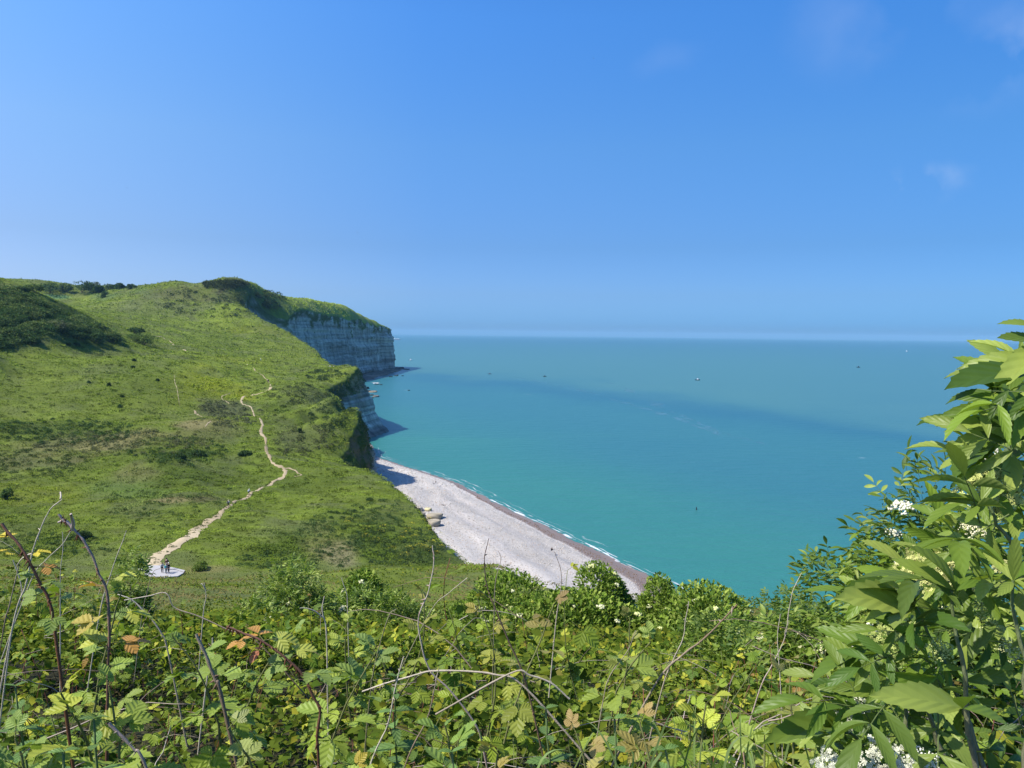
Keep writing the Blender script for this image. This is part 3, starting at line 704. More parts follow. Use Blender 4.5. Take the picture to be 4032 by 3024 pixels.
# footpaths as pixel tracks dropped onto the ground
PATHS = {
 'main': ([(622,2230),(606,2214),(628,2186),(685,2154),(750,2117),(778,2084),(815,2060),(847,2044),(872,2016),(900,1995),(945,1971),(982,1950),(1031,1920),(1071,1902),(1112,1881),(1124,1861),(1116,1845),(1087,1832),(1067,1814),(1051,1780),(1047,1751),(1044,1725),(1027,1704),(1035,1675),(1022,1646),(993,1613),(970,1597),(953,1588),(950,1577),(957,1563),(993,1557),(1022,1550),(1051,1537),(1065,1527),(1058,1505),(1037,1480),(997,1447),(973,1433)],
   [1.6,2.6,2.6,2.4,2.6,2.6,2.6,2.2,1.5,1.2,1.1,1.2,1.4,1.6,2.6,2.4,1.8,1.3,1.3,1.5,1.6,1.5,1.8,1.4,1.6,1.4,.8,1.2,1.8,2.0,2.0,1.4,1.2,1.8,1.7,1.5,1.3,1.6]),
 'branch': ([(1116,1845),(1145,1846),(1170,1860),(1187,1871),(1158,1878)],[.9,.9,.9,1.1,1.0]),
 'loop': ([(903,1592),(877,1574),(877,1559),(906,1548)],[.6,.8,.8,.4]),
 'left': ([(686,1476),(689,1508),(697,1530),(702,1563),(707,1600)],[.15,.4,.3,.45,.15]),
 'low': ([(767,1617),(780,1635),(798,1644)],[1.1,1.0,.7]),
 'low2': ([(830,1657),(818,1668),(807,1682)],[.9,.8,.7]),
 'far': ([(597,1319),(651,1337),(683,1357)],[.8,.9,2.2]),
 'far2': ([(722,1377),(733,1382)],[1.6,1.8]),
}
PATH_W = {}
for k_, (pl, wd) in PATHS.items():
    pts = np.array([hit(u, v, 110) for u, v in pl])
    n_ = 8; t_ = np.linspace(0, len(pts)-1, (len(pts)-1)*n_+1); i_ = np.minimum(t_.astype(int), len(pts)-2); f_ = (t_-i_)
    # Catmull-Rom in plan
    q = np.vstack([2*pts[0]-pts[1], pts, 2*pts[-1]-pts[-2]])
    a, b, c, d = q[i_], q[i_+1], q[i_+2], q[i_+3]; f = f_[:, None]
    cr = .5*((2*b)+(-a+c)*f+(2*a-5*b+4*c-d)*f*f+(-a+3*b-3*c+d)*f**3)
    wd = np.array(wd)*(.72 if k_ != 'main' else np.interp(np.arange(len(wd)), [0, 6, 12, 20, 36], [1., .9, .8, .72, .62])); PATH_W[k_] = (cr[:, :2], np.interp(t_, np.arange(len(wd)), wd))
def path_dist(x, y):
    d = np.full(len(x), 1e9)
    for c_, w_ in PATH_W.values():
        for j in range(0, len(c_)):
            near = np.abs(y-c_[j, 1]) < 14
            if near.any():
                e = np.hypot(x[near]-c_[j, 0], y[near]-c_[j, 1])-w_[j]*.5
                d[near] = np.minimum(d[near], e)
    return d
# ------------------------------------------------------------------ grass and low plants on the far slopes
PAD_Z = 24.35
PAD = np.array([Pz(u, v, PAD_Z)[:2] for u, v in [(545,2240),(570,2233),(603,2226),(640,2226),(690,2236),(728,2245),(722,2256),(700,2268),(650,2272),(600,2268),(560,2258)]])
def in_pad(x, y, grow=.3):
    c = PAD.mean(0); q = (PAD-c)*(1+grow*.06)+c; r = np.zeros(len(x), bool); j = len(q)-1
    for i in range(len(q)):
        xi, yi = q[i]; xj, yj = q[j]
        r ^= ((yi > y) != (yj > y)) & (x < (xj-xi)*(y-yi)/(yj-yi+1e-9)+xi); j = i
    return r
def cover():
    k = 760000; ly = RS.uniform(math.log(118), math.log(1150), k)
    y = np.exp(ly); x = RS.uniform(-.70, .03, k)*y
    ok = x < coastX(y)-.2; x = x[ok]; y = y[ok]; k = len(x)
    n = fbm(x/6, y/4, 301, 4); n2 = fbm(x/24, y/18, 305, 3)
    keep = RS.rand(k) < .55+.9*(n-.3); x = x[keep]; y = y[keep]; n = n[keep]; n2 = n2[keep]; k = len(x)
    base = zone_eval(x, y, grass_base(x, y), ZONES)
    pdist = path_dist(x, y); kp = pdist > RS.uniform(-.05, .3, k)*(1+y/500)-.5*(fbm(x*1.1, y*1.1, 309, 2) > .62)
    inpad = in_pad(x, y)
    kp &= ~inpad; x = x[kp]; y = y[kp]; n = n[kp]; base = base[kp]*1.32; k = len(x)
    dark = (base.sum(1) < .24)
    size = y*.00062*RS.uniform(1.2, 2.6, k)*(1+.7*sstep(.52, .7, n))+.04
    size = np.where(dark, size*1.35, size)
    z = H(x, y)-.03
    d = rnd_unit(k, 0.); d[:, 2] = d[:, 2]*.5+.35
    c = base*RS.uniform(.82, 1.22, (k, 1))*(1+(n[:, None]-.5)*.7)
    
    bag = Bag(); bag.put(T_T, np.stack([x, y, z], 1), d, np.array([-.4, -.5, .8])[None]+RS.normal(size=(k, 3))*.35, size, c)
    o = bag.build('grass_cover', M_FAR); tag(o, 'rough grass and low herbs covering the far slopes', 'grass', kind='stuff')
cover()
def cliff_plants():
    rows = np.repeat(np.arange(NY), NT_).reshape(NY, NT_); ok = (cgk.reshape(NY, NT_) > .35) & (Yc > 150) & (Yc < 1420)
    idx = np.flatnonzero(ok.ravel()); wgt = 1/np.maximum(Yc.ravel()[idx], 200)**.6; wgt /= wgt.sum()
    k = 60000; wgt = wgt*np.where((Yc.ravel()[idx] > 275) & (Yc.ravel()[idx] < 390), .35, 1.); wgt /= wgt.sum(); s = RS.choice(idx, k, p=wgt); y = Yc.ravel()[s]+RS.normal(size=k)*.6; x = Xc.ravel()[s]; z = Zc.ravel()[s]+RS.normal(size=k)*.4
    f = fbm(y/6, z/5, 331, 3)[:, None]
    c = (np.array([.045, .065, .018])[None]*(1-f)+np.array([.11, .14, .035])[None]*f)*RS.uniform(.6, 1.4, (k, 1))
    d = rnd_unit(k, -.3)+np.array([.3, -.1, .2])
    bag = Bag(); bag.put(T_T, np.stack([x+.15, y, z], 1), d, np.array([1., -.4, .6])[None]+RS.normal(size=(k, 3))*.5, y*.0009*RS.uniform(.7, 2.0, k)*(.6+.8*f[:, 0])+.15, c)
    o = bag.build('cliff_plants', M_FAR); tag(o, 'dark grass and bushes clinging to the cliff faces', 'plants', kind='stuff')
cliff_plants()
# ------------------------------------------------------------------ elder bushes, shrubs and trees
M_FLOWER = tint_mat('flower_cream', .7, .12, 80., .2, 0)
def blob_tmpl():
    V = np.array([(1, 0, 0), (-1, 0, 0), (0, 1, 0), (0, -1, 0), (0, 0, .8), (0, 0, -.8)], float)
    F = [(0, 2, 4), (2, 1, 4), (1, 3, 4), (3, 0, 4), (2, 0, 5), (1, 2, 5), (3, 1, 5), (0, 3, 5)]
    return V, F, [], np.zeros((6, 2))
T_B = blob_tmpl()
def star():
    V = [(0, 0, 0)]; F = []
    for i in range(5):
        a = i*math.tau/5; 
        for da in (-.42, 0, .42): r = 1.0 if da == 0 else .8; V.append((math.cos(a+da)*r, math.sin(a+da)*r, .12))
        b = 1+i*3; F += [(0, b, b+1), (0, b+1, b+2)]
    return np.array(V, float), F, [], np.zeros((16, 2))
T_ST = star()
def umbel(parent, c, rad, up, col, n=60, loc=(0, 0, 0)):
    bag = Bag(); c = np.array(c)-np.array(loc)
    up = np.array(up, float); up /= np.linalg.norm(up); a = np.cross(up, [.3, .9, .1]); a /= np.linalg.norm(a); b = np.cross(up, a)
    r = np.sqrt(RS.rand(n))*rad; th = RS.rand(n)*6.28
    clump = 1+.25*np.sin(th*5+1)
    r = r*clump
    p = c+a*(r*np.cos(th))[:, None]+b*(r*np.sin(th))[:, None]+up*(rad*.22*(1-(r/rad)**2)+RS.normal(size=n)*rad*.05)[:, None]
    bag.put(T_B, p, rnd_unit(n, -1), rnd_unit(n, -1), rad*math.sqrt(1./n)*RS.uniform(.8, 1.3, n)*(2.1 if n < 20 else 1.25 if n < 70 else 1.), np.array(col)[None]*RS.uniform(.8, 1.1, (n, 1)))
    if n < 40: bag.put(T_B, (c+up*rad*.1)[None], np.array([[1., 0, 0]]), up[None], np.array([rad*.7]), np.array(col)[None]*.9)
    if n > 200:
        bag = Bag(); jj = RS.rand(n, 3)*.0
        bag.put(T_ST, p, rnd_unit(n, -1), up[None]+RS.normal(size=(n, 3))*.4, rad*math.sqrt(1./n)*RS.uniform(1.3, 2.2, n), np.array(col)[None]*np.array([.80,.80,.74])*RS.uniform(.7, 1.08, (n, 1)))
    if n > 30:
        for k in range(6):
            bag.tube([c-up*rad*.9, p[k]-up*rad*.03], rad*.02, rad*.012, (.18, .22, .08), 3)
    return bag.build('flower_head', M_FLOWER, parent)
M_FLOWER2 = tint_mat('pebble', .9, .1, 1., .15, 0)
pebbles()
EG = np.array([.165, .24, .028]); EL_ = np.array([.29, .345, .075]); ED = np.array([.055, .105, .016])
def eldcol(k, lift=0.):
    a = RS.rand(k, 1)**.8; c = EG*(1-a)+ED*a; b = (RS.rand(k, 1) < .3+lift)*RS.rand(k, 1); return (c*(1-b)+EL_*b)*RS.uniform(.85, 1.15, (k, 1))*1.15
def pinnate(bag, base, d, up, L, col, T, n=2):
    """elder leaf: a terminal leaflet and n opposite pairs"""
    d = d/np.linalg.norm(d); s = np.cross(d, up); s /= np.linalg.norm(s)+1e-9; nn = np.cross(s, d)
    rl = L*(.45+.42*n); Pp, Dd, Ss = [], [], []
    tip = base+d*rl-nn*rl*.08
    for i in range(n):
        q = base+d*rl*(.35+.5*i/max(n-1, 1)*.8)
        for sg in (-1, 1):
            Pp.append(q); Dd.append(d*RS.uniform(.35, .6)+s*sg*.85-nn*RS.uniform(-.1, .3)); Ss.append(L*RS.uniform(.75, 1.))
    Pp.append(tip); Dd.append(d-nn*RS.uniform(0, .3)); Ss.append(L*1.05)
    k = len(Pp); bag.put(T, np.array(Pp), np.array(Dd), nn[None]+RS.normal(size=(k, 3))*.22, np.array(Ss), col[None]*RS.uniform(.88, 1.12, (k, 1)))
    bag.tube([base, base+d*rl*.5, tip], L*.018, L*.01, (.15, .2, .07), 3)
def elder(label, u0, u1, vtop, D, depth, L, nfl, nlv, cat='bush', lobes=5, fcol=(.60, .60, .34), vbase=None, zb=None, T=None, lift=0., group='elder bushes on the slope'):
    pc = P((u0+u1)/2, vtop, D); rx = (u1-u0)/2/FPX*D; gz = float(H(np.array([pc[0]]), np.array([D]))[0]) if zb is None else zb
    gz = min(gz, pc[2]-.5); h = pc[2]-gz; loc = (pc[0], D, gz)
    root = empty('elder_bush', loc); tag(root, label, cat, group)
    L_ = [(0., 0., h*.62, rx*.62, depth*.7, h*.38)]
    for i in range(lobes):
        a = (i+.5)/lobes*2-1; hh = h*RS.uniform(.62, .9)*(1-.25*a*a)
        L_.append((a*rx*.72, RS.uniform(-.5, .3)*depth, hh*.62, rx*RS.uniform(.3, .45), depth*RS.uniform(.4, .6), hh*.38))
    bag = Bag(); T = T or (T_EL if D < 5.5 else T_EL2 if D < 16 else T_S)
    k = int(nlv*(2.2 if D < 16 else 1.8)); li = RS.randint(0, len(L_), k); Lb = np.array(L_)[li]
    n = rnd_unit(k, -.35); rr = RS.uniform(.45, 1.04, (k, 1))**.6; p = Lb[:, :3]+n*Lb[:, 3:]*rr
    nn = n/Lb[:, 3:]; nn /= np.linalg.norm(nn, axis=1, keepdims=True)
    d = nn*.7+np.array([0, 0, .45])+RS.normal(size=(k, 3))*.4
    up = np.array([0, 0, 1.])[None]+nn*.4+RS.normal(size=(k, 3))*.2
    cols = eldcol(k, lift)
    if D < 16:
        for i in range(k): pinnate(bag, p[i], d[i], up[i], L*RS.uniform(.75, 1.15), cols[i], T, 2)
    else: bag.put(T, p, d, up, L*RS.uniform(.7, 1.25, k), cols)
    bag.build('foliage', M_ELD if D < 16 else M_FAR, root)
    st = Bag()
    for i in range(min(9, 3+lobes)):
        lb = L_[i % len(L_)]; st.tube(curve(np.array([RS.normal()*rx*.15, RS.normal()*.1, -.3]), np.array([lb[0], lb[1], lb[2]*1.15]), (0, 0, h*.05), 7, .01), .03*h/2+.006, .008, (.16, .13, .09), 5)
    st.build('branches', M_STEM, root)
    for i in range(nfl):
        lb = L_[RS.randint(0, len(L_))]; n = rnd_unit(1, .1)[0]; n[1] = -abs(n[1])*.9; q = np.array(lb[:3])+n*np.array(lb[3:])*1.05
        q[2] = max(q[2], .45*h)
        umbel(root, q, L*RS.uniform(.6, .95) if D < 16 else L*RS.uniform(.45, .8), (n[0]*.4, n[1]*.4-.15, 1), fcol if i % 3 else (.60, .62, .26), 60 if D < 8 else (34 if D < 16 else 14))
    return root
elder('tall elder bush above the sea on the right, just behind the huge near leaves', 3330, 3990, 1840, 4.6, .7, .085, 26, 560, lobes=6, fcol=(.78, .76, .55), group=None)
elder('mid right elder bush sloping down to the left over the sea', 3470, 3860, 2035, 4.9, .6, .085, 18, 520, lobes=6, fcol=(.78, .76, .55), group=None)
elder('elder bush leaning low over the sea, left of the tall right hand bush', 3060, 3480, 2185, 6.2, .7, .085, 9, 420, lobes=5, group=None)
elder('wide elder bush on the right of the slope, its top just below the open sea', 2860, 3420, 2345, 10.5, 1.3, .085, 14, 800, lobes=7)
elder('bright green elder bush along the skyline left of the wide right hand bush', 2520, 3060, 2312, 17, 2.0, .10, 26, 9000, lobes=8, lift=.15)
elder('small rounded elder bush against the water edge of the beach', 2500, 2700, 2268, 31, 2.0, .13, 8, 3500, lobes=4)
elder('dark rounded elder bush against the pale beach, dotted with cream flowers', 2190, 2520, 2222, 28, 2.2, .13, 26, 7000, lobes=6)
elder('low elder thicket at the foot of the pale beach, left of the dark rounded bush', 1740, 2260, 2262, 26, 2.4, .13, 22, 8000, lobes=8)
elder('dark elder bush with a shadowed hollow before the bare scar on the slope', 1280, 1560, 2262, 22, 1.8, .12, 12, 6000, lobes=5)
elder('tall leafy elder bush topped with white flowers before the green slope', 950, 1330, 2212, 13.5, 1.1, .09, 15, 620, lobes=6, lift=.3)
elder('elder bush below the white topped one, half lost in brambles', 1150, 1760, 2330, 14, 1.2, .09, 16, 800, lobes=8, lift=.1)
elder('small upright elder bush beside the concrete platform', 440, 585, 2168, 12, .45, .09, 3, 330, lobes=4, lift=.35)
elder('low elder clump in the brambles left of the centre', 820, 1180, 2385, 11, .8, .085, 6, 420, lobes=5, lift=.2)
elder('mid green elder bush filling the slope under the skyline bushes', 1900, 2620, 2335, 17.5, 1.6, .10, 18, 9500, lobes=8, lift=.1)
elder('mid green elder bush in the dip below the wide right hand bush', 2560, 3150, 2440, 9.2, 1.0, .085, 9, 700, lobes=7, lift=.1)
# ---- the big near bush on the right edge, its shoots placed one by one
def near_elder():
    base = np.array([1.25, 1.15, 61.6]); root = empty('elder_bush', tuple(base)); tag(root, 'very close elder bush with huge leaves filling the right edge of the view', 'bush')
    lf = Bag(); st = Bag()
    def lead(tip, bs, D0, D1, col=None, drop=.0):
        a = P(bs[0], bs[1], D0)-base; b = P(tip[0], tip[1], D1)-base; d = b-a; L = np.linalg.norm(d)
        up = np.array([-.35, -.55, 1.])+RS.normal(size=3)*.25
        lf.put(T_EL, a[None], d[None], up[None], np.array([L*1.02]), (eldcol(1, .4)[0] if col is None else np.array(col))[None])
        return a
    prs = [((3965,1238),(4110,1300)),((3948,1308),(4120,1345)),((3990,1352),(4150,1400)),((3852,1362),(4085,1440)),((3783,1432),(4085,1470)),((3876,1508),(4075,1600)),((3760,1583),(3925,1625)),((3767,1648),(3960,1652)),((3783,1700),(4050,1690)),((3955,1500),(4010,1600)),((3755,1785),(3910,1755)),((3990,1640),(4100,1700)),
           ((3900,1560),(3915,1640)),((4000,1900),(3975,1780)),((4090,1250),(4100,1400)),((4130,1600),(4090,1750)),((3800,1760),(3960,1740))]
    for t, b in prs: lead(t, b, 1.12, 1.02+RS.rand()*.12)
    for t in ((3678,1905),(3768,1862),(3912,1842),(3720,1960),(3960,1900),(3800,2050)): lead(t, (3862,1985), 1.0, .96+RS.rand()*.08)
    for t in ((3452,2190),(3402,2300),(3500,2420),(3560,2200),(3620,2330),(3440,2360)): lead(t, (3600,2390), 1.05, .95+RS.rand()*.1)
    for t in ((3222,2440),(3205,2560),(3320,2450),(3360,2560),(3300,2600)): lead(t, (3450,2575), 1.1, 1.05+RS.rand()*.1)
    for t in ((3158,2775),(3100,2865),(3240,2790),(3330,2900),(3290,2760)): lead(t, (3310,2880), 1.1, 1.0+RS.rand()*.1)
    for t in ((3560,2180),(3700,2130),(3820,2180),(3900,2260)): lead(t, (3760,2330), .95, .9+RS.rand()*.1)
    for t in ((4000,2120),(4080,2180),(3880,2150),(3940,2330)): lead(t, (3990,2290), .9, .85+RS.rand()*.1)
    for t in ((3640,2760),(3540,2700),(3800,2700),(4000,2820),(3750,2940)): lead(t, (3790,2790), .85, .8+RS.rand()*.1)
    rng = RS
    for i in range(330):
        v = rng.uniform(1480, 3150); ub = np.interp(v, [1300, 1700, 2000, 2250, 2500, 2800, 3100], [4090, 3960, 3880, 3660, 3500, 3340, 3260])
        u = ub+abs(rng.normal())*260+20; D = rng.uniform(1.0, 1.9)
        b = P(u, v, D)-base; d = np.array([-.5, -.15, .35])+rng.normal(size=3)*.55
        pinnate(lf, b, d, np.array([-.3, -.4, 1.])+rng.normal(size=3)*.25, rng.uniform(.045, .075), eldcol(1, .15)[0], T_EL, 2)
    for tip, mid, bt in (((4075,1250,1.1),(4080,1700,1.1),(4150,2500,1.1)),((3865,1975,1.0),(3960,2120,1.0),(4090,2700,1.0)),((3600,2390,1.05),(3780,2700,1.05),(3950,3200,1.0)),((3450,2575,1.1),(3640,2720,1.1),(3800,3200,1.05)),((3310,2880,1.1),(3450,2930,1.1),(3620,3250,1.1)),
                         ((3760,2330,.95),(3830,2600,.95),(3900,3200,.95)),((3990,2290,.9),(4030,2600,.9),(4060,3200,.9)),((3550,2650,1.1),(3560,2800,1.1),(3600,3200,1.1))):
        q = [P(*tip)-base, P(*mid)-base, P(*bt)-base]; t = np.linspace(0, 1, 12)[:, None]
        c = q[0]*(1-t)**2+2*q[1]*t*(1-t)+q[2]*t*t
        c = c+np.cumsum(RS.normal(size=c.shape)*.0035, 0); st.tube(c, .0018, .0042, (.13, .18, .06), 7, (.20, .18, .12), .12)
    lf.build('foliage', M_ELD, root); st.build('branches', M_STEM, root)
    for (u, v, D, r, col, n, up) in ((3930,1930,1.1,.050,(.62,.66,.22),170,(-.3,-.5,1)),(3650,2235,1.15,.038,(.70,.70,.26),130,(-.2,-.6,1)),(3770,2262,1.12,.034,(.72,.72,.30),110,(.1,-.6,1)),(3520,2500,1.1,.03,(.55,.62,.2),80,(-.4,-.8,1)),(3370,2800,1.05,.024,(.80,.80,.68),120,(-.2,-.8,1)),
                                 (3500,3010,.95,.034,(.78,.78,.64),200,(-.2,-.8,1)),(3640,3000,1.0,.02,(.80,.80,.70),80,(0,-.8,1)),(3280,3030,1.0,.025,(.84,.85,.72),120,(0,-.8,1)),(3385,2585,1.5,.018,(.86,.86,.8),50,(0,-.5,1)),(3700,2620,1.4,.014,(.86,.86,.8),40,(0,-.8,1)),(3900,1790,1.4,.03,(.8,.78,.62),60,(0,-.3,1)),(4010,2250,1.2,.03,(.66,.66,.3),90,(0,-.5,1)),(3990,1700,1.35,.02,(.62,.64,.26),50,(-.2,-.4,1)),(3880,2420,1.0,.02,(.55,.6,.2),60,(0,-.8,1)),(3700,2560,1.0,.018,(.55,.6,.2),60,(0,-.8,1)),(3820,2080,1.25,.022,(.8,.76,.5),60,(-.2,-.5,1)),(3560,2680,1.1,.016,(.55,.6,.2),50,(0,-.8,1)),(3990,2560,1.1,.02,(.62,.64,.3),60,(0,-.7,1))):
        umbel(root, P(u, v, D), r, up, col, int(n*1.7) if col[2] > .55 else int(n*3.2), loc=base)
near_elder()
# ---- far shrubs and trees
def shrub(name, label, cat, u, vb, wpx, hpx, col, D=None, group=None, n=700, trunk=True, lobes=5, spiky=.35):
    p = hit(u, vb) if D is None else None
    if D is not None:
        q = P(u, vb, D); p = np.array([q[0], D, float(H(np.array([q[0]]), np.array([D]))[0])])
    D_ = p[1]; w_ = wpx/FPX*D_; h = hpx/FPX*D_
    root = empty(name, (p[0], p[1], p[2]-.1)); tag(root, label, cat, group)
    bag = Bag(); Lb = [(0, 0, h*.55, w_*.36, w_*.36, h*.45)]
    for i in range(lobes):
        a = RS.rand()*6.28; r = w_*.30; hh = h*RS.uniform(.55, .95)
        Lb.append((math.cos(a)*r, math.sin(a)*r, hh*.5, w_*RS.uniform(.16, .27), w_*RS.uniform(.16, .27), hh*.5))
    Lb = np.array(Lb); li = RS.randint(0, len(Lb), n); B = Lb[li]; nn = rnd_unit(n, -.5); q = B[:, :3]+nn*B[:, 3:]*RS.uniform(.7, 1.05, (n, 1))
    q[:, 2] = np.maximum(q[:, 2], .02)
    sz = max(h*.07, D_/770*1.3)*RS.uniform(.7, 1.5, n)
    c = np.array(col)[None]*RS.uniform(.6, 1.35, (n, 1))*(1+.35*(fbm(q[:, 0]/h*3+u, q[:, 2]/h*3, 5, 2)[:, None]-.5)*2)
    bag.put(T_T, q, nn*.6+RS.normal(size=(n, 3))*.6, nn+np.array([0, 0, .5]), sz, c)
    bag.build('crown' if trunk else 'foliage', M_FAR, root)
    st = Bag(); 
    for i in range(4):
        st.tube(curve(np.array([RS.normal()*.03*w_, RS.normal()*.03*w_, -.2]), Lb[i % len(Lb), :3]*1.1, (0, 0, 0), 5), h*.03+.02, h*.01+.01, (.12, .10, .07), 5)
    st.build('trunk' if trunk else 'branches', M_STEM, root)
    return root
GT = (.085, .13, .045); GTD = (.052, .092, .028)
tl = [(75,1141,46,16,'small low tree at the left end of the skyline row, nearest the dark hill'),(132,1141,64,22,'rounded tree second from the left in the skyline row'),(198,1146,88,30,'broad dark tree in the middle left of the skyline row'),(262,1141,52,24,'paler tree between the two broad trees on the skyline'),(322,1143,84,33,'tallest and darkest broad tree in the middle of the skyline row'),
      (372,1134,56,22,'brownish rounded tree right of the tallest skyline tree'),(428,1134,50,15,'low flat topped tree on the skyline above the round field bush'),(472,1133,34,18,'small dark tree near the right end of the skyline row'),(518,1129,34,11,'lowest tree at the right end of the skyline row')]
for i, (u, v, wp, hp, lb) in enumerate(tl): shrub('tree', lb, 'tree', u, v+7, wp*1.1, hp*1.35, GTD if i in (2, 4, 7) else GT if i != 5 else (.11, .12, .06), group='row of trees on the far skyline', n=900)
sh = [(388,1152,42,28,GTD,None,'round dark bush standing alone in the field below the skyline trees'),(415,1161,26,10,GTD,None,'upper of the two tiny bushes on the far hillside'),(408,1173,20,11,GTD,None,'lower of the two tiny bushes on the far hillside'),(105,1150,34,16,GTD,None,'dark bush on the ridge just behind the left hill'),
      (228,1300,88,42,(.14,.16,.09),None,'pale flowering bush in the middle of the left hillside'),(320,1338,64,28,GTD,None,'dark wide bush at the foot of the left hill'),(384,1352,62,46,(.055,.10,.03),None,'round dark bush at the foot of the left hill, right of the wide one'),(445,1348,66,34,(.06,.10,.03),None,'low bush between the round dark bush and the bright green bush'),
      (566,1356,110,44,(.11,.16,.035),None,'large bright green bush at the right tip of the left hill'),(530,1312,70,20,GTD,None,'dark low bush above the large bright green bush'),(130,1352,60,26,GTD,None,'dark bush on the pale slope below the left hill'),(50,1335,70,40,GTD,None,'dark bush at the left edge below the hill scrub'),
      (269,1361,16,12,GTD,None,'left one of two tiny bushes on the ridge below the left hill'),(304,1362,18,12,GTD,None,'right one of two tiny bushes on the ridge below the left hill'),(523,1450,14,9,GTD,None,'tiny dark bush at the top of the green field'),(528,1421,10,7,GTD,None,'topmost tiny bush beside the brown strip of the field'),
      (349,1508,10,8,GTD,None,'faint tiny bush left of centre in the green field'),(429,1520,12,12,GTD,None,'tiny upright bush in the centre of the green field'),(481,1563,9,7,GTD,None,'small dot of a bush low in the green field'),(476,1605,20,12,GTD,None,'widest of the tiny bushes low in the green field'),(620,1501,11,9,GTD,None,'tiny bush beside the narrow left track'),
      (32,1967,42,48,(.07,.12,.03),None,'round green bush at the left edge casting a shadow on the slope'),(330,2118,60,30,GTD,None,'dark bush hollow on the slope left of the worn path'),(1182,1703,12,18,(.025,.05,.02),None,'small dark conical bush right of the winding path'),(790,2243,66,34,(.11,.16,.03),None,'yellow green shrub at the right corner of the concrete platform'),
      (700,1808,60,24,GTD,None,'left dark scrub patch on the middle slope'),(775,1795,70,20,GTD,None,'right dark scrub patch on the middle slope'),(965,1792,50,18,GTD,None,'dark scrub patch left of the winding path')]
for (u, v, wp, hp, col, D, lb) in sh: shrub('shrub', lb, 'shrub', u, v, wp, hp, col, D, group=None, n=260 if wp < 30 else 1300, trunk=False)
def hillside():
    bag = Bag(); k = 0
    spots = []
    while len(spots) < 520:
        u = RS.uniform(-60, 600); v = RS.uniform(1130, 1395)
        top = np.interp(u, [-60, 0, 120, 250, 380, 490, 620], [1105, 1122, 1168, 1232, 1280, 1322, 1345]); lowb = np.interp(u, [-60, 0, 150, 300, 450, 600], [1400, 1390, 1330, 1335, 1345, 1352])
        if v < top+3 or v > lowb: continue
        if fbm(np.array([u/45.]), np.array([v/22.]), 401, 3)[0] < .40+.10*(v > 1300): continue
        spots.append(hit(u, v))
    for p in spots:
        h = RS.uniform(1.2, 3.6)*(1.0 if RS.rand() < .8 else 1.5); w_ = h*RS.uniform(.8, 1.5); n = 150
        nn = rnd_unit(n, -.4); q = p[None]+np.array([0, 0, h*.35])+nn*np.array([w_, w_, h*.65])*RS.uniform(.7, 1.1, (n, 1))
        c = np.array(GTD if RS.rand() < .6 else (.12, .155, .05))[None]*RS.uniform(.6, 1.4, (n, 1))*RS.uniform(.9, 1.6)
        bag.put(T_T, q, nn+RS.normal(size=(n, 3))*.5, nn+np.array([0, 0, .4]), RS.uniform(.4, 1.0, n), c)
    o = bag.build('hillside_scrub', M_FAR); tag(o, 'dense dark scrub covering the left hillside', 'scrub', kind='stuff')
    # tussocks, bracken and gorse that give the slopes their lumpy look
    bag = Bag()
    zn = [(480,1745,380,50,170,(.12,.13,.06)),(250,1700,300,50,160,GTD),(150,1830,200,60,90,(.07,.10,.03)),(900,1630,150,50,110,(.10,.11,.06)),(1330,2100,160,90,120,(.06,.10,.03)),(1560,2150,190,80,220,(.055,.09,.03)),(1200,1740,150,60,60,(.10,.11,.05)),(700,1780,200,60,90,(.05,.09,.025)),
          (1320,1640,110,50,60,(.05,.08,.03)),(1180,1550,120,40,50,(.08,.10,.04)),(700,2000,300,100,70,(.07,.11,.03)),(1500,2020,120,60,60,(.06,.1,.03)),(850,1190,220,60,90,(.06,.08,.035)),(890,1122,90,16,110,(.05,.065,.03)),(1060,1180,60,40,60,(.05,.08,.03)),(1150,2210,250,35,90,(.06,.10,.03)),(1290,1480,80,25,40,(.06,.09,.03)),(200,2150,260,50,90,(.05,.09,.03))]
    for (cu, cv, ru, rv, m, col) in zn:
        for _ in range(m):
            a = RS.rand()*6.28; r = math.sqrt(RS.rand()); p = hit(cu+math.cos(a)*r*ru, cv+math.sin(a)*r*rv)
            if path_dist(p[None, 0], p[None, 1])[0] < 2.2 or p[0] > coastX(p[1])-1.5: continue
            s_ = p[1]/240.; h = RS.uniform(.25, .7)*s_*1.1; w_ = h*RS.uniform(1.3, 2.2); n = 60
            nn = rnd_unit(n, -.1); q = p[None]+nn*np.array([w_, w_, h])*RS.uniform(.6, 1.1, (n, 1))
            bag.put(T_T, q, nn+RS.normal(size=(n, 3))*.5, nn+np.array([0, 0, .4]), RS.uniform(.22, .5, n)*s_, np.array(col)[None]*RS.uniform(.7, 1.5, (n, 1)))
    mc, mw = PATH_W['main']
    for _ in range(70):
        j = RS.randint(4, int(len(mc)*.36)); tg = mc[j+1]-mc[j]; tg /= np.linalg.norm(tg); o_s = RS.uniform(-.15, .6)*mw[j]; q2 = mc[j]+np.array([-tg[1], tg[0]])*o_s
        p = np.array([q2[0], q2[1], float(H(q2[:1], q2[1:])[0])+.1]); n = 26; nn = rnd_unit(n, -.1)
        bag.put(T_T, p[None]+nn*np.array([.45, .35, .16])*RS.uniform(.5, 1.1, (n, 1)), nn+RS.normal(size=(n, 3))*.5, nn+np.array([0, 0, .5]), RS.uniform(.12, .28, n), np.array([.06, .08, .02])[None]*RS.uniform(.7, 1.6, (n, 1)))
    uu = RS.uniform(-20, 1480, 1700); vv = 1350+850*RS.rand(1700)**.8; pp_ = []
    for u, v in zip(uu, vv):
        p = hit(u, v, 110)
        if p[0] < coastX(p[1])-2 and path_dist(p[None, 0], p[None, 1])[0] > 1.5 and not in_pad(p[None, 0], p[None, 1], 6)[0]: pp_.append(p)
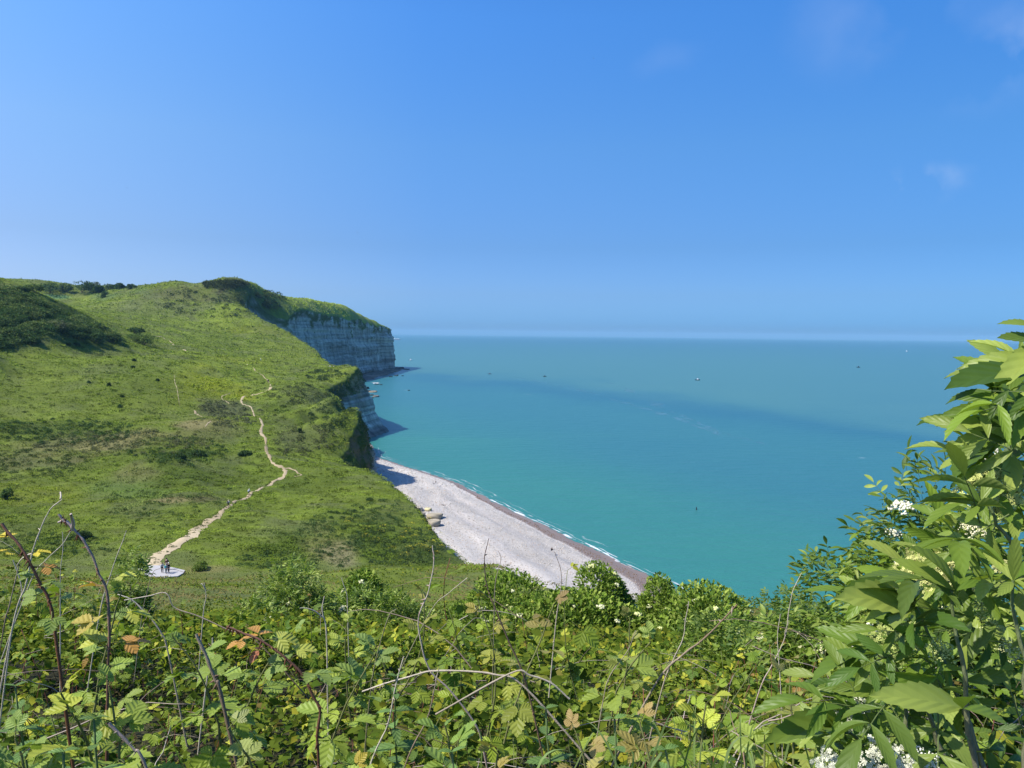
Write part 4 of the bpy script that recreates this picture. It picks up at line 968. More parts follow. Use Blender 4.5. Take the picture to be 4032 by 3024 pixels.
    pp_ = np.array(pp_); cb = zone_eval(pp_[:, 0], pp_[:, 1], grass_base(pp_[:, 0], pp_[:, 1]), ZONES)
    for p, c0 in zip(pp_, cb):
        s_ = p[1]/240.; h = RS.uniform(.15, .42)*s_; w_ = h*RS.uniform(1.8, 3.6); n = 34; nn = rnd_unit(n, -.1); q = p[None]+nn*np.array([w_, w_*.8, h])*RS.uniform(.6, 1.1, (n, 1))
        bag.put(T_T, q, nn+RS.normal(size=(n, 3))*.5, nn+np.array([0, 0, .4]), RS.uniform(.2, .45, n)*s_, c0[None]*RS.uniform(.6, 1.2)*RS.uniform(.8, 1.25, (n, 1)))
    o = bag.build('tussocks', M_FAR); tag(o, 'scattered clumps of bracken and coarse tussocks on the slopes', 'tussocks', kind='stuff')
    bag = Bag()
    for (u, v) in [(1375,2048),(1440,2082),(1440,2116),(1510,2080),(1593,2105),(1580,2125),(1605,2090),(1620,2070),(1630,2120),(1650,2155),(1668,2160),(1685,2168),(1610,2165),(1660,2056),(1700,2090),(1735,2110),(1592,2190),(1500,2100),(1480,2130),(1700,2140),(1735,2160),(1715,2185),(1367,2063),(1545,2165),(1690,2050),(1365,1752)]:
        p = hit(u, v); n = 40; nn = rnd_unit(n, 0); bag.put(T_T, p[None]+nn*np.array([.7, .7, .5])+np.array([0, 0, .25]), nn, nn+np.array([0, 0, .5]), RS.uniform(.12, .28, n), np.array([.50, .44, .05])[None]*RS.uniform(.5, 1.2, (n, 1)))
    o = bag.build('yellow_flowers', M_FAR); tag(o, 'scattered yellow flower clumps on the seaward slope', 'flowers', kind='stuff')
hillside()
# ------------------------------------------------------------------ dead stems and canes standing out of the thicket
def smooth(pts, n=6):
    pts = np.array(pts); t_ = np.linspace(0, len(pts)-1, (len(pts)-1)*n+1); i_ = np.minimum(t_.astype(int), len(pts)-2); f = (t_-i_)[:, None]
    q = np.vstack([2*pts[0]-pts[1], pts, 2*pts[-1]-pts[-2]]); a, b, c, d = q[i_], q[i_+1], q[i_+2], q[i_+3]
    return .5*((2*b)+(-a+c)*f+(2*a-5*b+4*c-d)*f*f+(-a+3*b-3*c+d)*f**3)
PALE = (.54, .47, .36); GREY = (.34, .28, .20); PINK = (.40, .30, .25); RED = (.14, .062, .03); BRN2 = (.20, .13, .08); OLV = (.20, .19, .10)
def cane(name, label, cat, px, D, r0, r1, c0, c1=None, thorns=0, twigs=(), leaves=(), group='dead stems rising from the thicket', D2=None):
    """px runs from the lower end to the tip"""
    Dn = np.linspace(D, D if D2 is None else D2, len(px)); w3 = np.array([P(u, v, d_) for (u, v), d_ in zip(px, Dn)])
    # carry the foot of the stem down into the thicket
    foot = w3[0]+(w3[0]-w3[1])/np.linalg.norm(w3[0]-w3[1])*.18+np.array([0, 0, -.12]); w3 = np.vstack([foot, w3])
    base = w3[0]; c = smooth(w3-base); c = c+np.cumsum(RS.normal(size=c.shape)*r0*.12, 0)*np.linspace(0, 1, len(c))[:, None]
    root = empty(name, tuple(base)); tag(root, label, cat, group)
    st = Bag(); st.tube(c, r0*.6, r1*.62, c0, 8, c1, .35)
    for k in range(thorns):
        i = RS.randint(2, len(c)-1); d = rnd_unit(1, -1)[0]; st.tube([c[i], c[i]+d*r0*2.6+np.array([0, 0, -r0*.8])], r0*.5, r0*.05, c0, 4)
    st.build('stem', M_STEM, root)
    for (u0, v0, u1, v1) in twigs:
        tb = Bag(); a = P(u0, v0, (D+(D2 or D))/2)-base; b = P(u1, v1, (D+(D2 or D))/2+RS.uniform(-.05, .05))-base
        tb.tube(curve(a, b, (0, 0, .01), 7, r0*.2), r1*1.1, r1*.5, c1 or c0, 5); tb.build('twig', M_STEM, root)
    for (u, v, az, sz, col) in leaves:
        lb = Bag(); i = int(np.argmin(np.linalg.norm(c-(P(u, v, D)-base), axis=1)))
        compound(lb, c[i], R(az), R(RS.uniform(-15, 25)), sz, np.array(col), T_BR, 3); lb.build('leaf', M_LEAF, root)
    return root
Y1 = (.62, .50, .05); O1 = (.50, .27, .07); G1 = (.20, .27, .06); YG = (.42, .44, .08)
cane('bramble_cane', 'thick dark red bramble cane with yellow leaves at the left edge', 'bramble cane', [(215,2480),(190,2360),(150,2290),(105,2200),(60,2130),(0,2052)], 1.5, .0052, .0046, RED, (.26,.13,.08), 26,
     leaves=[(60,2130,-60,.030,Y1),(90,2180,80,.026,Y1),(100,2200,-100,.03,Y1),(120,2240,60,.028,O1),(150,2290,-70,.03,G1),(150,2290,100,.03,G1),(190,2360,-80,.034,G1),(190,2360,70,.036,G1),(200,2420,150,.036,G1),(30,2090,-120,.02,O1)], group=None)
cane('dead_stem', 'tall white dead stem with a forked tip at the left', 'stem', [(60,2420),(100,2310),(125,2180),(150,2100),(190,2010),(240,1962)], 2.0, .0042, .0022, PALE, PALE, 3, [(238,1965,234,1943),(125,2180,60,2240)])
cane('dead_stem', 'thorny grey pink dead stem bending over in front of the valley', 'stem', [(425,2640),(430,2500),(418,2330),(385,2260),(360,2190),(320,2120),(280,2080),(248,2052),(237,2028)], 1.7, .0056, .0040, RED, (.50,.40,.34), 34, [(290,2088,228,2058),(285,2085,280,2028)],
     leaves=[(400,2300,80,.036,YG),(418,2330,-70,.045,O1),(425,2420,70,.05,YG),(430,2480,-80,.05,(.45,.36,.08)),(430,2540,60,.045,O1),(430,2560,-60,.05,YG)])
cane('dead_stem', 'thin white dead stem standing between the grey bent stem and the elder bush', 'stem', [(395,2400),(440,2245),(462,2180),(480,2130),(492,2088)], 2.6, .0034, .0018, PALE)
cane('dead_stem', 'thin pale stem leaning right beside the grey bent stem', 'stem', [(120,2290),(180,2205),(240,2145),(275,2088)], 2.1, .0026, .0016, PALE)
cane('dead_stem', 'thin upright pale stem crossing the leaning one', 'stem', [(238,2330),(240,2240),(250,2160),(250,2090)], 2.2, .0024, .0014, PALE)
cane('dead_stem', 'pale stick lying low at the left edge, leaning right', 'stem', [(50,2470),(85,2330),(62,2210)][:2]+[(52,2205)], 2.0, .0032, .002, PALE)
cane('dead_stem', 'brown stick standing at the left edge in front of the pale ones', 'stem', [(10,2500),(40,2380),(75,2230)], 1.9, .003, .002, BRN2, GREY)
cane('dead_stem', 'arched grey stem curving over the left brambles', 'stem', [(660,2560),(640,2500),(600,2440),(560,2400),(520,2362),(468,2342)], 2.2, .0042, .0026, GREY, PALE, 8)
cane('dead_stem', 'long low arched stem running right from the left brambles', 'stem', [(1010,2525),(900,2480),(780,2425),(690,2392),(665,2345),(640,2333),(580,2345),(490,2362)], 2.4, .0034, .0024, BRN2, PALE, 10)
cane('dead_stem', 'slim dark stem arching over the concrete platform', 'stem', [(560,2420),(580,2330),(600,2260),(620,2240),(660,2236),(700,2242),(735,2252)], 3.2, .0024, .0010, GREY, BRN2)
cane('dead_stem', 'short white forked stem left of the leafy elder', 'stem', [(800,2420),(805,2385),(812,2340),(806,2290)], 3.2, .0040, .0022, PALE, PALE, 0, [(808,2320,790,2300)])
cane('dead_stem', 'bleached stub with a broken top in the left brambles', 'stem', [(822,2620),(835,2560),(838,2510)], 2.4, .0042, .0040, PALE)
cane('dead_stem', 'stout grey brown stump of a cane left of the dark red one', 'stem', [(872,2740),(850,2680),(815,2590),(775,2500)], 1.7, .0072, .0058, BRN2, GREY, 10)
cane('dead_stem', 'cut grey cane pointing up left near the bottom edge', 'stem', [(580,3030),(530,2950),(480,2900),(428,2850)], 1.25, .0044, .0040, GREY, PINK, 6)
cane('bramble_cane', 'dark red bramble cane snaking down through the left centre', 'bramble cane', [(1255,3010),(1250,2900),(1262,2800),(1235,2740),(1190,2650),(1120,2580),(1040,2522),(960,2490),(900,2472)], 1.45, .0052, .0028, RED, (.20,.10,.07), 40,
     leaves=[(1050,2520,-40,.04,O1),(1040,2522,70,.04,YG),(1080,2550,-80,.036,(.42,.16,.08)),(1120,2580,60,.035,YG),(1160,2620,-60,.04,G1),(1190,2650,120,.045,G1),(1000,2505,-120,.03,O1)], group=None)
cane('dead_stem', 'curved white dead stem in front of the central elder', 'stem', [(1288,2640),(1286,2560),(1278,2460),(1264,2415),(1272,2360)], 2.6, .0048, .0026, PALE, PALE, 0, [(1270,2430,1180,2395)])
cane('dead_stem', 'short pale broken stem above the curved white one', 'stem', [(1368,2390),(1366,2340),(1352,2300),(1345,2275)], 3.2, .0030, .0022, PALE)
cane('dead_stem', 'long pink grey stem sweeping up from the centre to a bare tip against the slope', 'stem', [(1905,2960),(1870,2850),(1770,2720),(1690,2640),(1655,2520),(1650,2430),(1690,2330),(1710,2230),(1702,2156)], 2.0, .0050, .0020, PINK, PALE, 8)
cane('dead_stem', 'long pale horizontal stem lying over the central brambles', 'stem', [(2060,2700),(1950,2655),(1850,2641),(1700,2640),(1600,2665),(1500,2690),(1429,2715)], 1.8, .0042, .0030, GREY, PALE, 10, D2=1.9)
cane('dead_stem', 'pale bent stick right of the long horizontal stem', 'stem', [(2010,2650),(2084,2657),(2167,2685),(2236,2742)], 1.8, .0038, .0034, GREY, PALE, 5)
cane('dead_stem', 'pale diagonal stem falling to the bottom edge left of centre', 'stem', [(1450,3040),(1530,2850),(1560,2700),(1592,2585)], 1.7, .0034, .0020, PALE, PALE, 3)
cane('dead_stem', 'reddish brown diagonal stem falling to the bottom edge at the centre', 'stem', [(1590,3030),(1680,2835),(1705,2730),(1726,2630)], 1.6, .0030, .0016, BRN2, GREY, 5)
cane('dead_stem', 'tall dark bare stem standing against the beach', 'stem', [(2070,2690),(2000,2520),(1950,2400),(1912,2300),(1900,2200),(1916,2120)], 2.1, .0046, .0014, BRN2, (.12,.08,.07), 14)
cane('dead_stem', 'thin pale brown stem right of the tall dark one', 'stem', [(1945,2460),(1950,2300),(1972,2205),(1962,2168)], 2.8, .0034, .0014, OLV, PINK, 3)
cane('dead_stem', 'slender stem with a dark tip and white lower half against the beach', 'stem', [(2190,2440),(2205,2340),(2208,2250),(2184,2170)], 2.8, .0036, .0014, PALE, RED, 6)
cane('dead_stem', 'pale arched twig in the brambles below the elder thicket', 'stem', [(1700,2400),(1760,2340),(1840,2274)], 2.9, .0034, .0020, OLV, PALE)
cane('dead_stem', 'long straight brown stem leaning right on the right of centre', 'stem', [(2590,2680),(2700,2572),(2780,2508),(2905,2380)], 2.1, .0060, .0030, GREY, BRN2, 10)
cane('dead_stem', 'crooked pale stem beside the long leaning one', 'stem', [(2610,2700),(2655,2590),(2690,2510),(2700,2440),(2712,2364)], 2.3, .0036, .0018, GREY, PALE, 6)
cane('dead_stem', 'tall pale stem with a side twig in front of the right hand sea', 'stem', [(2990,2720),(3040,2620),(3090,2510),(3105,2400),(3120,2330),(3155,2258)], 2.4, .0038, .0014, PINK, PALE, 4, [(3090,2500,3110,2450)])
cane('dead_stem', 'thin upright pale stem left of the tall right hand one', 'stem', [(3075,2740),(3066,2600),(3062,2500),(3072,2418)], 2.3, .0026, .0014, PALE)
cane('dead_stem', 'slim olive stem with a few thorns in the lower centre', 'stem', [(1455,2760),(1480,2600),(1530,2430),(1600,2330)][:3]+[(1560,2400)], 2.2, .0040, .0024, OLV, OLV, 12)
cane('dead_stem', 'thin grey twig crossing the brambles right of the pale bent stick', 'stem', [(2370,2780),(2400,2660),(2470,2560),(2500,2480)], 2.0, .0026, .0014, GREY, GREY, 4)
# ---- tall leafy bramble shoots that stand clear of the mass
def shoot(label, u, v, D, hgt, col, nlv, size, scol=(.16, .17, .06), az0=0., nl=3, lean=(0, 0), T=None, group='tall leafy bramble shoots'):
    tip = P(u, v, D); base = tip+np.array([lean[0], lean[1], -hgt]); root = empty('bramble_shoot', tuple(base)); tag(root, label, 'bramble', group)
    c = curve(np.zeros(3), tip-base, (RS.normal()*.02, 0, 0), 10, .002); st = Bag(); st.tube(c, .0036, .0018, scol, 6)
    for k in range(14): i = RS.randint(1, 9); st.tube([c[i], c[i]+rnd_unit(1, -.3)[0]*.006], .001, .0002, scol, 4)
    st.build('stem', M_STEM, root)
    for j in range(nlv):
        t = 1-j/nlv*.95; i = int(t*9); b = Bag(); f = j/max(nlv-1, 1)
        cc = np.array(col)*(1-f)+LG*f; cc = cc*RS.uniform(.85, 1.15)
        compound(b, c[i], az0+j*2.4, R(50-75*f+RS.uniform(-10, 10)), size*(.5+.5*min(1, f*2.2))*RS.uniform(.9, 1.1), cc, T_BR, nl if RS.rand() < .6 else 3); b.build('leaf', M_LEAF, root)
SH = [('bramble shoot with large bright leaves right of centre below the elder', 2560, 2440, 2.0, .45, (.30,.34,.08), 7, .075),
 ('bramble shoot with a rosy brown tip over the dark bush at the centre', 2180, 2290, 2.3, .55, (.34,.22,.09), 7, .07),
 ('bramble shoot with copper leaves at its tip left of the tall dark stem', 1880, 2270, 2.4, .6, (.36,.26,.07), 7, .065),
 ('bramble shoot with an olive bronze tip against the shaded bank', 1660, 2240, 2.6, .6, (.32,.26,.07), 7, .06),
 ('bramble shoot holding broad pale leaves in the centre', 1480, 2480, 2.0, .45, (.24,.30,.08), 8, .08),
 ('bramble shoot with a yellow green tip left of the centre', 1365, 2370, 2.6, .5, (.42,.42,.08), 7, .062),
 ('bramble shoot with wide pleated leaves at the left centre', 1150, 2400, 2.4, .45, (.26,.32,.08), 7, .07),
 ('bramble shoot with big leaves lit from the left near the middle left', 680, 2420, 2.1, .45, (.24,.30,.07), 7, .075),
 ('bramble shoot with dull green leaves right of the thorny bent stem', 480, 2240, 2.0, .5, (.26,.31,.08), 6, .045),
 ('bramble shoot spreading wide leaves in the left foreground', 430, 2620, 1.4, .4, (.30,.34,.07), 8, .06),
 ('bramble shoot with a yellow tip in the lower left', 240, 2640, 1.35, .4, (.46,.42,.06), 7, .06),
 ('bramble shoot with orange yellow leaflets near the bottom centre', 1385, 2940, 1.25, .35, (.52,.36,.06), 5, .05),
 ('bramble shoot with lime green veined leaves at the bottom centre', 1530, 2950, 1.2, .35, (.40,.44,.08), 5, .065),
 ('bramble shoot with peach coloured tip leaflets at the bottom', 1960, 2880, 1.25, .35, (.48,.32,.10), 6, .055),
 ('bramble shoot with pink brown young leaves right of the bottom centre', 2270, 2800, 1.3, .38, (.42,.27,.11), 7, .055),
 ('bramble shoot with a russet tip above the bottom right nettles', 2520, 2760, 1.3, .38, (.40,.26,.09), 7, .06),
 ('bramble shoot glowing yellow green on the right of the foreground', 2780, 2680, 1.5, .4, (.50,.48,.07), 8, .065),
 ('bramble shoot with a bronze tip in front of the right hand elder', 3110, 2520, 1.9, .45, (.34,.27,.08), 7, .065),
 ('bramble shoot with brownish tip leaves standing over the slope bushes', 2480, 2340, 2.5, .55, (.34,.30,.09), 6, .06),
 ('bramble shoot with broad bright leaves at the lower left corner', 60, 2820, 1.3, .35, (.28,.34,.08), 7, .065),
 ('bramble shoot with grey green leaves low on the left', 900, 2780, 1.35, .35, (.34,.33,.12), 6, .06),
 ('bramble shoot with wide leaves between the two bottom stems', 1750, 2760, 1.5, .38, (.22,.30,.07), 8, .07),
 ('bramble shoot with a reddish tip at the left edge of the right hand bush', 3010, 2830, 1.3, .38, (.30,.33,.07), 7, .07)]
for i, (lb, u, v, D, hg, col, nlv, sz) in enumerate(SH): shoot(lb, u, v+90, D, hg*.75, np.array(col)*np.array([.85, .95, .9]), nlv+2, sz*.92, az0=i*1.3, nl=5, lean=(RS.normal()*.08, RS.normal()*.05))
# ---- nettles: square stem, crossed pairs of toothed leaves
def nettle(label, u, v, D, h, group='stinging nettles in the brambles'):
    tip = P(u, v, D); base = tip+np.array([RS.normal()*.03, RS.normal()*.03, -h]); root = empty('nettle', tuple(base)); tag(root, label, 'nettle', group)
    c = curve(np.zeros(3), tip-base, (0, 0, 0), 10, .0015); st = Bag(); st.tube(c, .003, .0018, (.13, .18, .06), 4); st.build('stem', M_STEM, root)
    fl = Bag()
    for j in range(8):
        t = 1-j*.105; i = min(9, int(t*9)); L = .022+.011*min(j, 4)
        for sg in (0, 1):
            a = j*math.pi/2+sg*math.pi+.3; d = np.array([math.cos(a), math.sin(a), .45-.1*j]); col = np.array([.13, .215, .055])*RS.uniform(.8, 1.3)
            fl.put(T_NT, c[i][None], d[None], (np.array([0, 0, 1.])+RS.normal(size=3)*.15)[None], np.array([L]), col[None])
    fl.build('leaves', M_LEAF, root)
for (lb, u, v, D, h) in (('nettle with drooping toothed leaves at the bottom right of centre', 2150, 2790, 1.25, .4),('nettle beside the bottom edge, right of the first tall nettle', 2420, 2830, 1.2, .4),('nettle low on the left under the cut grey cane', 370, 2830, 1.2, .4),('nettle at the far left low edge of the brambles', 60, 2700, 1.5, .4),('nettle beneath the yellow green shoot on the right', 2620, 2950, 1.1, .35),('nettle at the bottom, right of the lime green shoot', 1780, 2960, 1.1, .35),('small nettle at the bottom left, right of the corner shoot', 250, 2960, 1.1, .35),('nettle with narrow leaves behind the long horizontal stem', 1560, 2660, 1.7, .4)):
    nettle(lb, u, v, D, h)
# ---- long grass blades, bottom right
def grass_blades():
    bag = Bag()
    for i in range(46):
        u = RS.uniform(2450, 3250) if i < 38 else RS.uniform(0, 2400); D = RS.uniform(1.0, 1.7); tipv = RS.uniform(2760, 3040); b = P(u, 3150, D); t = P(u+RS.normal()*110, tipv, D+RS.normal()*.08)
        c = curve(b, t, (RS.normal()*.02, 0, .03), 8); n = len(c); w_ = .0016*np.sin(np.linspace(.6, 3.14, n))[:, None]; s = np.array([.9, RS.normal()*.5, .1])
        V = np.vstack([c-s*w_, c+s*w_]); F = [(j, j+1, n+j+1, n+j) for j in range(n-1)]
        bag.V.append(V); bag.F4.append(np.array(F)+bag.n); bag.U.append(np.tile([[.3, .5]], (2*n, 1))); bag.C.append(np.tile(np.array([[.19, .27, .07]])*RS.uniform(.7, 1.3), (2*n, 1))); bag.n += 2*n
    o = bag.build('grass_blades', M_LEAF); tag(o, 'long thin grass blades poking up through the brambles', 'grass', kind='stuff')
grass_blades()
# ------------------------------------------------------------------ footpaths, platform
M_PATH = NT('trodden_chalk')
_g = M_PATH; nz1 = _g.noise(1.1, 6, .75); nz2 = _g.noise(5., 4, .7)
_g.l(_g.mix(_g.rng(nz1, .35, .65), (.22, .165, .09, 1), (.62, .51, .33, 1)), _g.b.inputs['Base Color']); _g.b.inputs['Roughness'].default_value = .95
_g.b.inputs['Specular IOR Level'].default_value = .1; _g.l(_g.bump(nz2, .8, .15), _g.b.inputs['Normal']); M_PATH = _g.m
V = []; F = []; n0 = 0
for k_, (c_, w_) in PATH_W.items():
    nx = 5; tg = np.gradient(c_, axis=0); tg /= np.linalg.norm(tg, axis=1, keepdims=True)+1e-9; nr = np.stack([-tg[:, 1], tg[:, 0]], 1)
    # ragged edges
    s = np.arange(len(c_)); rag = .85+1.1*(fbm(s*.5, s*0+len(V), 501, 3)-.5)*1.3
    sub = np.linspace(-.5, .5, nx)
    P2 = c_[:, None]+nr[:, None]*(sub[None, :, None]*(w_*rag)[:, None, None])
    z = H(P2[..., 0], P2[..., 1])+.16-.10*np.abs(sub*2)[None]**3+ (vn(P2[..., 0]*1.3, P2[..., 1]*1.3, 503)-.5)*.12
    V.append(np.dstack([P2, z]).reshape(-1, 3)); F.append(grid_faces(len(c_), nx, n0)); n0 += len(c_)*nx
fp = mkmesh('footpath', np.vstack(V), np.vstack(F), M_PATH); tag(fp, 'pale worn footpath winding up the green hillside', kind='structure')
def extrude_poly(name, P2, z0, z1, mat, parent=None):
    n = len(P2); V = np.vstack([np.c_[P2, np.full(n, z0)], np.c_[P2, np.full(n, z1)]])
    F = [np.array([[i, (i+1) % n, n+(i+1) % n, n+i] for i in range(n)])]
    o = mkmesh(name, V, F+[np.array([list(range(n, 2*n))]), np.array([list(range(n-1, -1, -1))])], mat, parent, smooth=False); return o
M_CONC = simple('pale_concrete', (.40, .385, .37), .9, .2, .2, 1.2)
pad = extrude_poly('concrete_platform', PAD, PAD_Z-1.6, PAD_Z, M_CONC); tag(pad, 'flat pale concrete platform at the foot of the worn path', kind='structure')
# stones and lumps in the worn part of the path
M_ROCK = tint_mat('rock', .9, .25, 1.5, .15, .6)
def ico():
    import bmesh
    bm = bmesh.new(); bmesh.ops.create_icosphere(bm, subdivisions=3, radius=1.0); V = np.array([v.co[:] for v in bm.verts]); F = np.array([[v.index for v in f.verts] for f in bm.faces]); bm.free(); return V, F
ICO_V, ICO_F = ico()
def rockmesh(seed, flat=.45, jag=.5):
    V = ICO_V.copy(); n = 0
    for a, s in ((1.1, .5), (2.7, .28), (6., .12)):
        n = n+s*(vn(V[:, 0]*a+seed*3.1+9, V[:, 1]*a+V[:, 2]*a*1.7+seed, 600+seed)-.5)
    V = V*(1+jag*n[:, None]*1.3)
    V = np.sign(V)*np.abs(V)**.8
    V[:, 2] = np.clip(V[:, 2], -.6, .55)*flat/.55*1.0
    return V
def rock(label, pos, sx, sy, sz, col, seed, rz=0, name='rock', group=None, wet=.4, cat='rock'):
    V = rockmesh(seed)*np.array([sx, sy, 1]); V[:, 2] *= sz/.45
    c = np.array(col)[None]*(.75+.5*vn(V[:, 0]*2/sx, V[:, 1]*2/sy, seed)[:, None])
    lo = V[:, 2] < V[:, 2].min()+(V[:, 2].max()-V[:, 2].min())*wet; c[lo] *= .4
    o = mkmesh(name, V, ICO_F, M_ROCK, cols={'tint': c}); o.location = pos; o.rotation_euler = (RS.normal()*.05, RS.normal()*.05, rz); tag(o, label, cat, group); return o
TAN = (.46, .40, .29); DKR = (.07, .075, .07); GRR = (.33, .33, .30)
def onz(u, v, z): return tuple(Pz(u, v, z))
def px2m(u, v, z, px): return px/FPX*Pz(u, v, z)[1]
for i, (u, v, wp, hp, col, lb) in enumerate([(1712,2031,66,24,TAN,'upper big flat sandy boulder on the beach below the green slope'),(1708,2058,58,34,TAN,'lower big flat sandy boulder on the beach below the green slope'),(1645,2004,46,22,(.5,.44,.35),'pale slab of rock at the back of the beach, left of the boulders'),(1664,2022,26,12,(.4,.36,.3),'small stone between the pale slab and the big boulders'),(1686,2005,28,12,(.70,.62,.35),'yellowish slab lying on the pebbles above the big boulders')]):
    rock(lb, onz(u, v, 3.9), px2m(u, v, 3.9, wp/2), px2m(u, v, 3.9, wp/2)*.8, (.75 if i < 3 else .4), np.array(col)*.8, i+1, i*.7, name='boulder', group='boulders on the beach', wet=.12, cat='boulder')
# wave-cut ledges and boulders at the foot of the far cliffs: (u, v, width px, height px, colour, label)
RK = [(1395,1497,26,9,GRR,'large grey boulder at the left end of the rocks below the far cliff'),(1428,1482,20,7,GRR,'rounded grey boulder second from the left below the far cliff'),(1443,1478,18,6,TAN,'sandy flat rock beside the rounded grey boulder below the far cliff'),(1470,1478,22,8,GRR,'wide grey rock in the middle below the far cliff'),(1487,1475,18,6,TAN,'pale block right of the wide grey rock below the far cliff'),
      (1500,1466,14,5,TAN,'pale small block under the far cliff in its shade'),(1522,1468,18,5,TAN,'flat pale rock near the middle of the far cliff foot'),(1546,1464,24,4,TAN,'long low pale ledge toward the far headland'),(1565,1459,24,4,GRR,'grey ledge close to the tip of the far headland'),(1580,1450,22,6,DKR,'dark lump at the very tip of the far headland'),
      (1600,1454,26,3,DKR,'thin dark reef running out from the far headland'),(1540,1484,14,4,DKR,'dark sea rock left of two off the far cliff'),(1560,1480,16,4,DKR,'dark sea rock between two others off the far cliff'),(1566,1477,8,3,DKR,'tiny dark sea rock off the far cliff'),(1585,1480,9,3,DKR,'outermost tiny dark sea rock off the far cliff'),
      (1484,1513,16,4,DKR,'dark rock behind the white splash'),(1500,1515,12,3,DKR,'low dark rock trailing right of the white splash'),(1439,1530,30,12,DKR,'dark humped rock at the foot of the middle cliff'),(1445,1540,30,6,TAN,'flat sandy ledge at the foot of the middle cliff'),(1468,1543,36,5,TAN,'long sandy ledge reaching into the water from the middle cliff'),
      (1446,1555,16,5,DKR,'dark block below the sandy ledge'),(1450,1556,12,4,DKR,'small dark block below the sandy ledge'),(1464,1556,18,4,DKR,'narrow dark rock in the group off the middle cliff'),(1453,1564,12,4,DKR,'left lower dark rock in the group off the middle cliff'),(1480,1562,24,8,GRR,'largest greenish rock in the group off the middle cliff'),
      (1467,1567,10,4,DKR,'bottom dark rock in the group off the middle cliff'),(1446,1573,10,3,DKR,'small dark rock close under the middle cliff'),(1460,1579,12,3,DKR,'lowest thin dark rock off the middle cliff'),(1434,1576,14,5,TAN,'pale stone touching the base of the middle cliff'),(1610,1537,8,3,DKR,'lone dark rock farther out with a white wash')]
for i, (u, v, wp, hp, col, lb) in enumerate(RK):
    rx = px2m(u, v, 0, wp/2); rock(lb, onz(u, v, .1), rx, rx*1.6, max(.5, px2m(u, v, 0, hp*.55)), np.array(col)*.42, i+7, RS.rand()*.6-.3, group='rocks at the foot of the cliffs')
# tidal platform
pl = np.array([Pz(u, v, 0)[:2] for u, v in [(1350,1520),(1420,1502),(1470,1494),(1510,1482),(1550,1470),(1582,1458),(1600,1453),(1590,1448),(1560,1446),(1500,1445),(1400,1445)]])
plx = np.linspace(pl[:, 0].min(), pl[:, 0].max(), 60); ply = np.linspace(pl[:, 1].min(), pl[:, 1].max(), 160); gx, gy = np.meshgrid(plx, ply)
dd = np.full(gx.size, 1e9); dd = seg_d(gx.ravel(), gy.ravel(), np.vstack([pl, pl[:1]]))
ins_ = np.zeros(gx.size, bool); xx_, yy_ = gx.ravel(), gy.ravel(); j = len(pl)-1
for i in range(len(pl)):
    xi, yi = pl[i]; xj, yj = pl[j]; ins_ ^= ((yi > yy_) != (yj > yy_)) & (xx_ < (xj-xi)*(yy_-yi)/(yj-yi+1e-9)+xi); j = i
zz_ = np.where(ins_, np.minimum(dd*.12, 1.5), -dd*.2)+(fbm(xx_/7, yy_/16, 611, 4)-.5)*2.6-.35
cc_ = np.array([.12, .11, .09])[None]*(.5+fbm(xx_/4, yy_/8, 613, 3)[:, None])+np.array([.15, .12, .08])[None]*sstep(.5, .7, fbm(xx_/9, yy_/14, 617, 3))[:, None]
pf = mkmesh('rocky_shore', np.stack([xx_, yy_, np.maximum(zz_, -1.2)], 1), grid_faces(160, 60), M_ROCK, cols={'tint': cc_}); tag(pf, 'dark wet rock platform at the foot of the far cliff', kind='structure')
# ------------------------------------------------------------------ surf
M_FOAM = NT('sea_foam'); _g = M_FOAM
nz1 = _g.noise(2.2, 6, .8); _g.b.inputs['Base Color'].default_value = (.85, .88, .88, 1); _g.b.inputs['Roughness'].default_value = .8
_g.l(_g.math('MULTIPLY', _g.rng(nz1, .38, .56), _g.attr('foam').outputs['Fac']), _g.b.inputs['Alpha']); M_FOAM = _g.m
def foam_strip(pts, wid, z=.05, n=300, wob=0., amt=1., seed=0):
    pts = smooth(np.array([list(p[:2])+[0] for p in pts]), 14)[:, :2]; t = np.linspace(0, len(pts)-1, n); i = np.minimum(t.astype(int), len(pts)-2); c = pts[i]+(pts[i+1]-pts[i])*(t-i)[:, None]
    tg = np.gradient(c, axis=0); tg /= np.linalg.norm(tg, axis=1, keepdims=True)+1e-9; nr = np.stack([-tg[:, 1], tg[:, 0]], 1)
    s = np.arange(n); c = c+nr*((fbm(s/14., s*0+seed, 700, 3)-.5)*wob)[:, None]
    ww = wid*(.25+1.1*sstep(.4, .75, fbm(s/18., s*0+seed+5, 701, 3)))
    sub = np.array([-.5, -.2, .2, .5]); P2 = c[:, None]+nr[:, None]*(sub[None, :, None]*ww[:, None, None])
    al = np.tile(np.array([.1, 1, 1, .1])[None], (n, 1))*amt*sstep(.30, .55, fbm(s/10., s*0+seed+9, 703, 3))[:, None]
    al[:3] = 0; al[-3:] = 0
    return np.dstack([P2, np.full(P2.shape[:2], z)]).reshape(-1, 3), grid_faces(n, 4), al.ravel()
FV, FF, FA = [], [], []; n0 = 0
def addf(*a, **k):
    global n0
    v_, f_, al = foam_strip(*a, **k); FV.append(v_); FF.append(f_+n0); FA.append(al); n0 += len(v_)
ysh = np.arange(150, 430, 6.)
shp = np.stack([shoreX(ysh)+.6, ysh], 1)
addf(shp, 1.3, z=.07, n=900, wob=.5, amt=.75, seed=1)
addf(shp+np.array([1.8, 0]), .7, z=.06, n=700, wob=1.6, amt=.45, seed=2)
addf(shp[(ysh > 225) & (ysh < 420)]+np.array([5., 0]), .8, z=.05, n=500, wob=2.5, amt=.3, seed=3)
